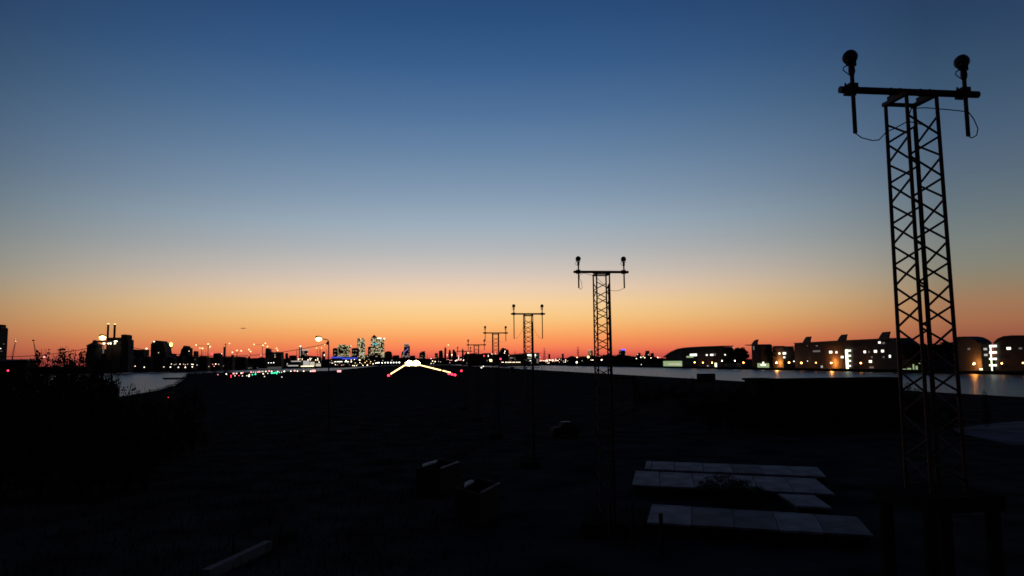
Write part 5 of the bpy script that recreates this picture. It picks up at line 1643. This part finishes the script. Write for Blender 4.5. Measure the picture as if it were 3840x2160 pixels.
for k, (x, y0, y1) in enumerate(((2290, 1890, 2040), (2374, 1880, 2060), (2482, 1925, 2080))):
    p = on_z(x, y1, 0)
    z_ = at_y(x, y0, p.y).z
    t = tag(MB().box(p.x - .06, p.x + .06, p.y - .06, p.y + .06, 0, z_).build('timber_post', WOOD, None, (p.x, p.y, 0)), ['leftmost', 'middle', 'rightmost'][k] + ' of three dark posts before the left end of the nearest slab row', 'post', 'dark posts by the slabs')
put_bush(bproto, 2715, 1782, on_z(2715, 1895, 0).y, 250, 'dark scrubby bush in front of the second row of pale slabs', None)
put_bush(bproto, 2830, 1822, on_z(2830, 1885, 0).y, 130, 'small dark scrub at the right of the bush before the slabs', None)


# skips at the left of the yard
def skip(tops, zt, label, pale, pale_patch=None):
    P = [on_z(x, y, zt) for x, y in tops]
    c = sum((Vector((p.x, p.y, 0)) for p in P), Vector()) / 4
    t = thing('steel_skip', c, label, 'skip', 'steel skips in the dark yard')
    inn = [p.lerp(Vector((c.x, c.y, zt)), .06) for p in P]
    vs = [(p.x, p.y, .1) for p in P] + [(p.x, p.y, zt) for p in P] + [(p.x, p.y, zt) for p in inn] + [(p.x, p.y, .35) for p in inn]
    fs = [(3, 2, 1, 0)]
    for k in range(4):
        j = (k + 1) % 4
        fs += [(k, j, j + 4, k + 4), (k + 4, j + 4, j + 8, k + 8), (k + 8, j + 8, j + 12, k + 12)]
    fs.append((12, 13, 14, 15))
    MB().add(vs, fs).build('body', RUST, t)
    for i0, i1, w, m in pale:  # pale strips paint in the sky light caught on the rim
        a_, b_ = P[i0], P[i1]
        d_ = (b_ - a_).normalized()
        n_ = Vector((-d_.y, d_.x, 0)) * w
        u0, u1 = a_.lerp(b_, .04), a_.lerp(b_, .96)
        MB().add([u0 - n_, u1 - n_, u1 + n_, u0 + n_] + [q + Vector((0, 0, .06)) for q in (u0 - n_, u1 - n_, u1 + n_, u0 + n_)],
                 [(3, 2, 1, 0), (4, 5, 6, 7), (0, 1, 5, 4), (1, 2, 6, 5), (2, 3, 7, 6), (3, 0, 4, 7)]).build('rim', m, t)
    if pale_patch:
        q = [on_z(x, y, zt + .12) for x, y in pale_patch]
        MB().add([tuple(v) for v in q] + [tuple(v - Vector((0, 0, .08))) for v in q], [(0, 1, 2, 3), (7, 6, 5, 4), (0, 4, 5, 1), (1, 5, 6, 2), (2, 6, 7, 3), (3, 7, 4, 0)]).build('pale_top_piece', WHITE_DIRTY_GLINT, t)


skip([(1650, 1759), (1723, 1732), (1641, 1722), (1560, 1755)], 1.5, 'far dark skip with a broad pale left rim in the yard', [(0, 1, .05, WHITE_DIRTY_GLINT)], [(1583, 1748), (1640, 1730), (1640, 1723), (1588, 1738)])  # the pale patch stands for sky light on the left rim
skip([(1800, 1853), (1877, 1812), (1792, 1790), (1706, 1829)], 1.5, 'near dark rusty skip with a small pale sheet on its edge', [(0, 1, .06, CONC)], [(1740, 1824), (1778, 1802), (1766, 1798), (1744, 1808)])

# pale kerb beams at bottom left
for k, (q0, q1, w) in enumerate((((772, 2136), (1006, 2028), .15), ((1052, 2008), (1102, 1990), .12))):
    a_, b_ = on_z(*q0, .35), on_z(*q1, .35)
    d_ = (b_ - a_).normalized()
    n_ = Vector((-d_.y, d_.x, 0)) * w
    lo = Vector((0, 0, -.35))
    o = MB().add([a_ - n_, b_ - n_, b_ + n_, a_ + n_] + [v + lo for v in (a_ - n_, b_ - n_, b_ + n_, a_ + n_)],
                 [(0, 1, 2, 3), (7, 6, 5, 4), (0, 4, 5, 1), (1, 5, 6, 2), (2, 6, 7, 3), (3, 7, 4, 0)]).build('concrete_beam', CONC if k == 0 else CONC_DARK, None, (a_.x, a_.y, 0))
    tag(o, ['long pale beam lying on the dark ground at bottom left', 'short dim end of a pale beam beyond the long one'][k], 'beam')
p = on_z(877, 2100, 0)
tag(MB().cyl((p.x, p.y - .1, 0), (p.x, p.y - .1, 1.0), .06, .05, 8).build('bollard', WOOD, None, (p.x, p.y, 0)), 'slim dark post standing in front of the long pale beam', 'post')


# vehicle with a glint beyond the slabs
def vehicle():
    p = on_z(2118, 1640, 0)
    x, y = p.x, p.y
    t = thing('parked_car', (x, y, 0), 'dark parked vehicle with a faint pale glint on its roof, left of the slabs', 'car')
    prof = [(-2.0, .35), (-2.05, .75), (-1.75, .95), (-.95, 1.0), (-.45, 1.42), (.9, 1.45), (1.55, 1.02), (2.05, .92), (2.1, .4)]
    MB().prism_xz([(x + a * .62, b) for a, b in prof], y - .85, y + .85).build('body', RUST, t)
    MB().box(x - .27, x + .5, y - .5, y + .5, 1.452, 1.47).build('roof_glint', WHITE_DIRTY_GLINT, t)  # roof glint painted in as a thin pale panel
    MB().prism_xz([(x - .5 * .62, 1.03), (x - .3 * .62, 1.36), (x + .8 * .62, 1.38), (x + 1.2 * .62, 1.04)], y - .865, y - .855).build('window', GLASS, t)
    for a in (-1.3, 1.3):
        for s in (-.86, .72):
            MB().cyl((x + a * .62, y + s, .33), (x + a * .62, y + s + .14, .33), .33, .33, 14).build('wheel', RUBBER, t)


vehicle()

# small wisp of cloud over the left skyline
cm = bpy.data.materials.new('cloud_wisp')
cm.use_nodes = True
nt = cm.node_tree
pb = nt.nodes["Principled BSDF"]
pb.inputs["Base Color"].default_value = (.35, .2, .12, 1)
pb.inputs["Alpha"].default_value = 0.3
cl = MB()
c0 = at_y(912, 1231, 9000)
k_ = 9000 / F
for dx, dz, rx, rz in ((-8, -.5, 5, 1.0), (-1.5, .2, 5, 2.0), (1, -.8, 4.5, 1.6), (5, .4, 3.6, 1.5), (8, -.2, 3, .9)):
    cl.ball((c0.x + dx * k_, 9000 + dx, c0.z + dz * k_), rx * k_, 3 * k_, rz * k_, 12, 8)
tag(cl.build('cloud', cm, None, c0, True), 'tiny dark wisp of cloud above the left skyline', 'cloud', None, 'stuff')

# rough grass in front (one mass)
gr = MB()
rng = random.Random(77)
for _ in range(9000):
    y = 14 + 90 * rng.random() ** 1.3
    x = rng.uniform(-.62, .12) * y + rng.uniform(-2, 2)
    h = rng.uniform(.15, .45)
    a = rng.uniform(0, 6.28)
    dx, dy = math.cos(a) * .03, math.sin(a) * .03
    gr.add([(x - dx, y - dy, 0), (x + dx, y + dy, 0), (x + rng.uniform(-.15, .15), y + rng.uniform(-.15, .15), h)], [(0, 1, 2)])
tag(gr.build('grass', GRASS), 'rough dark grass over the foreground ground', 'grass', None, 'stuff')
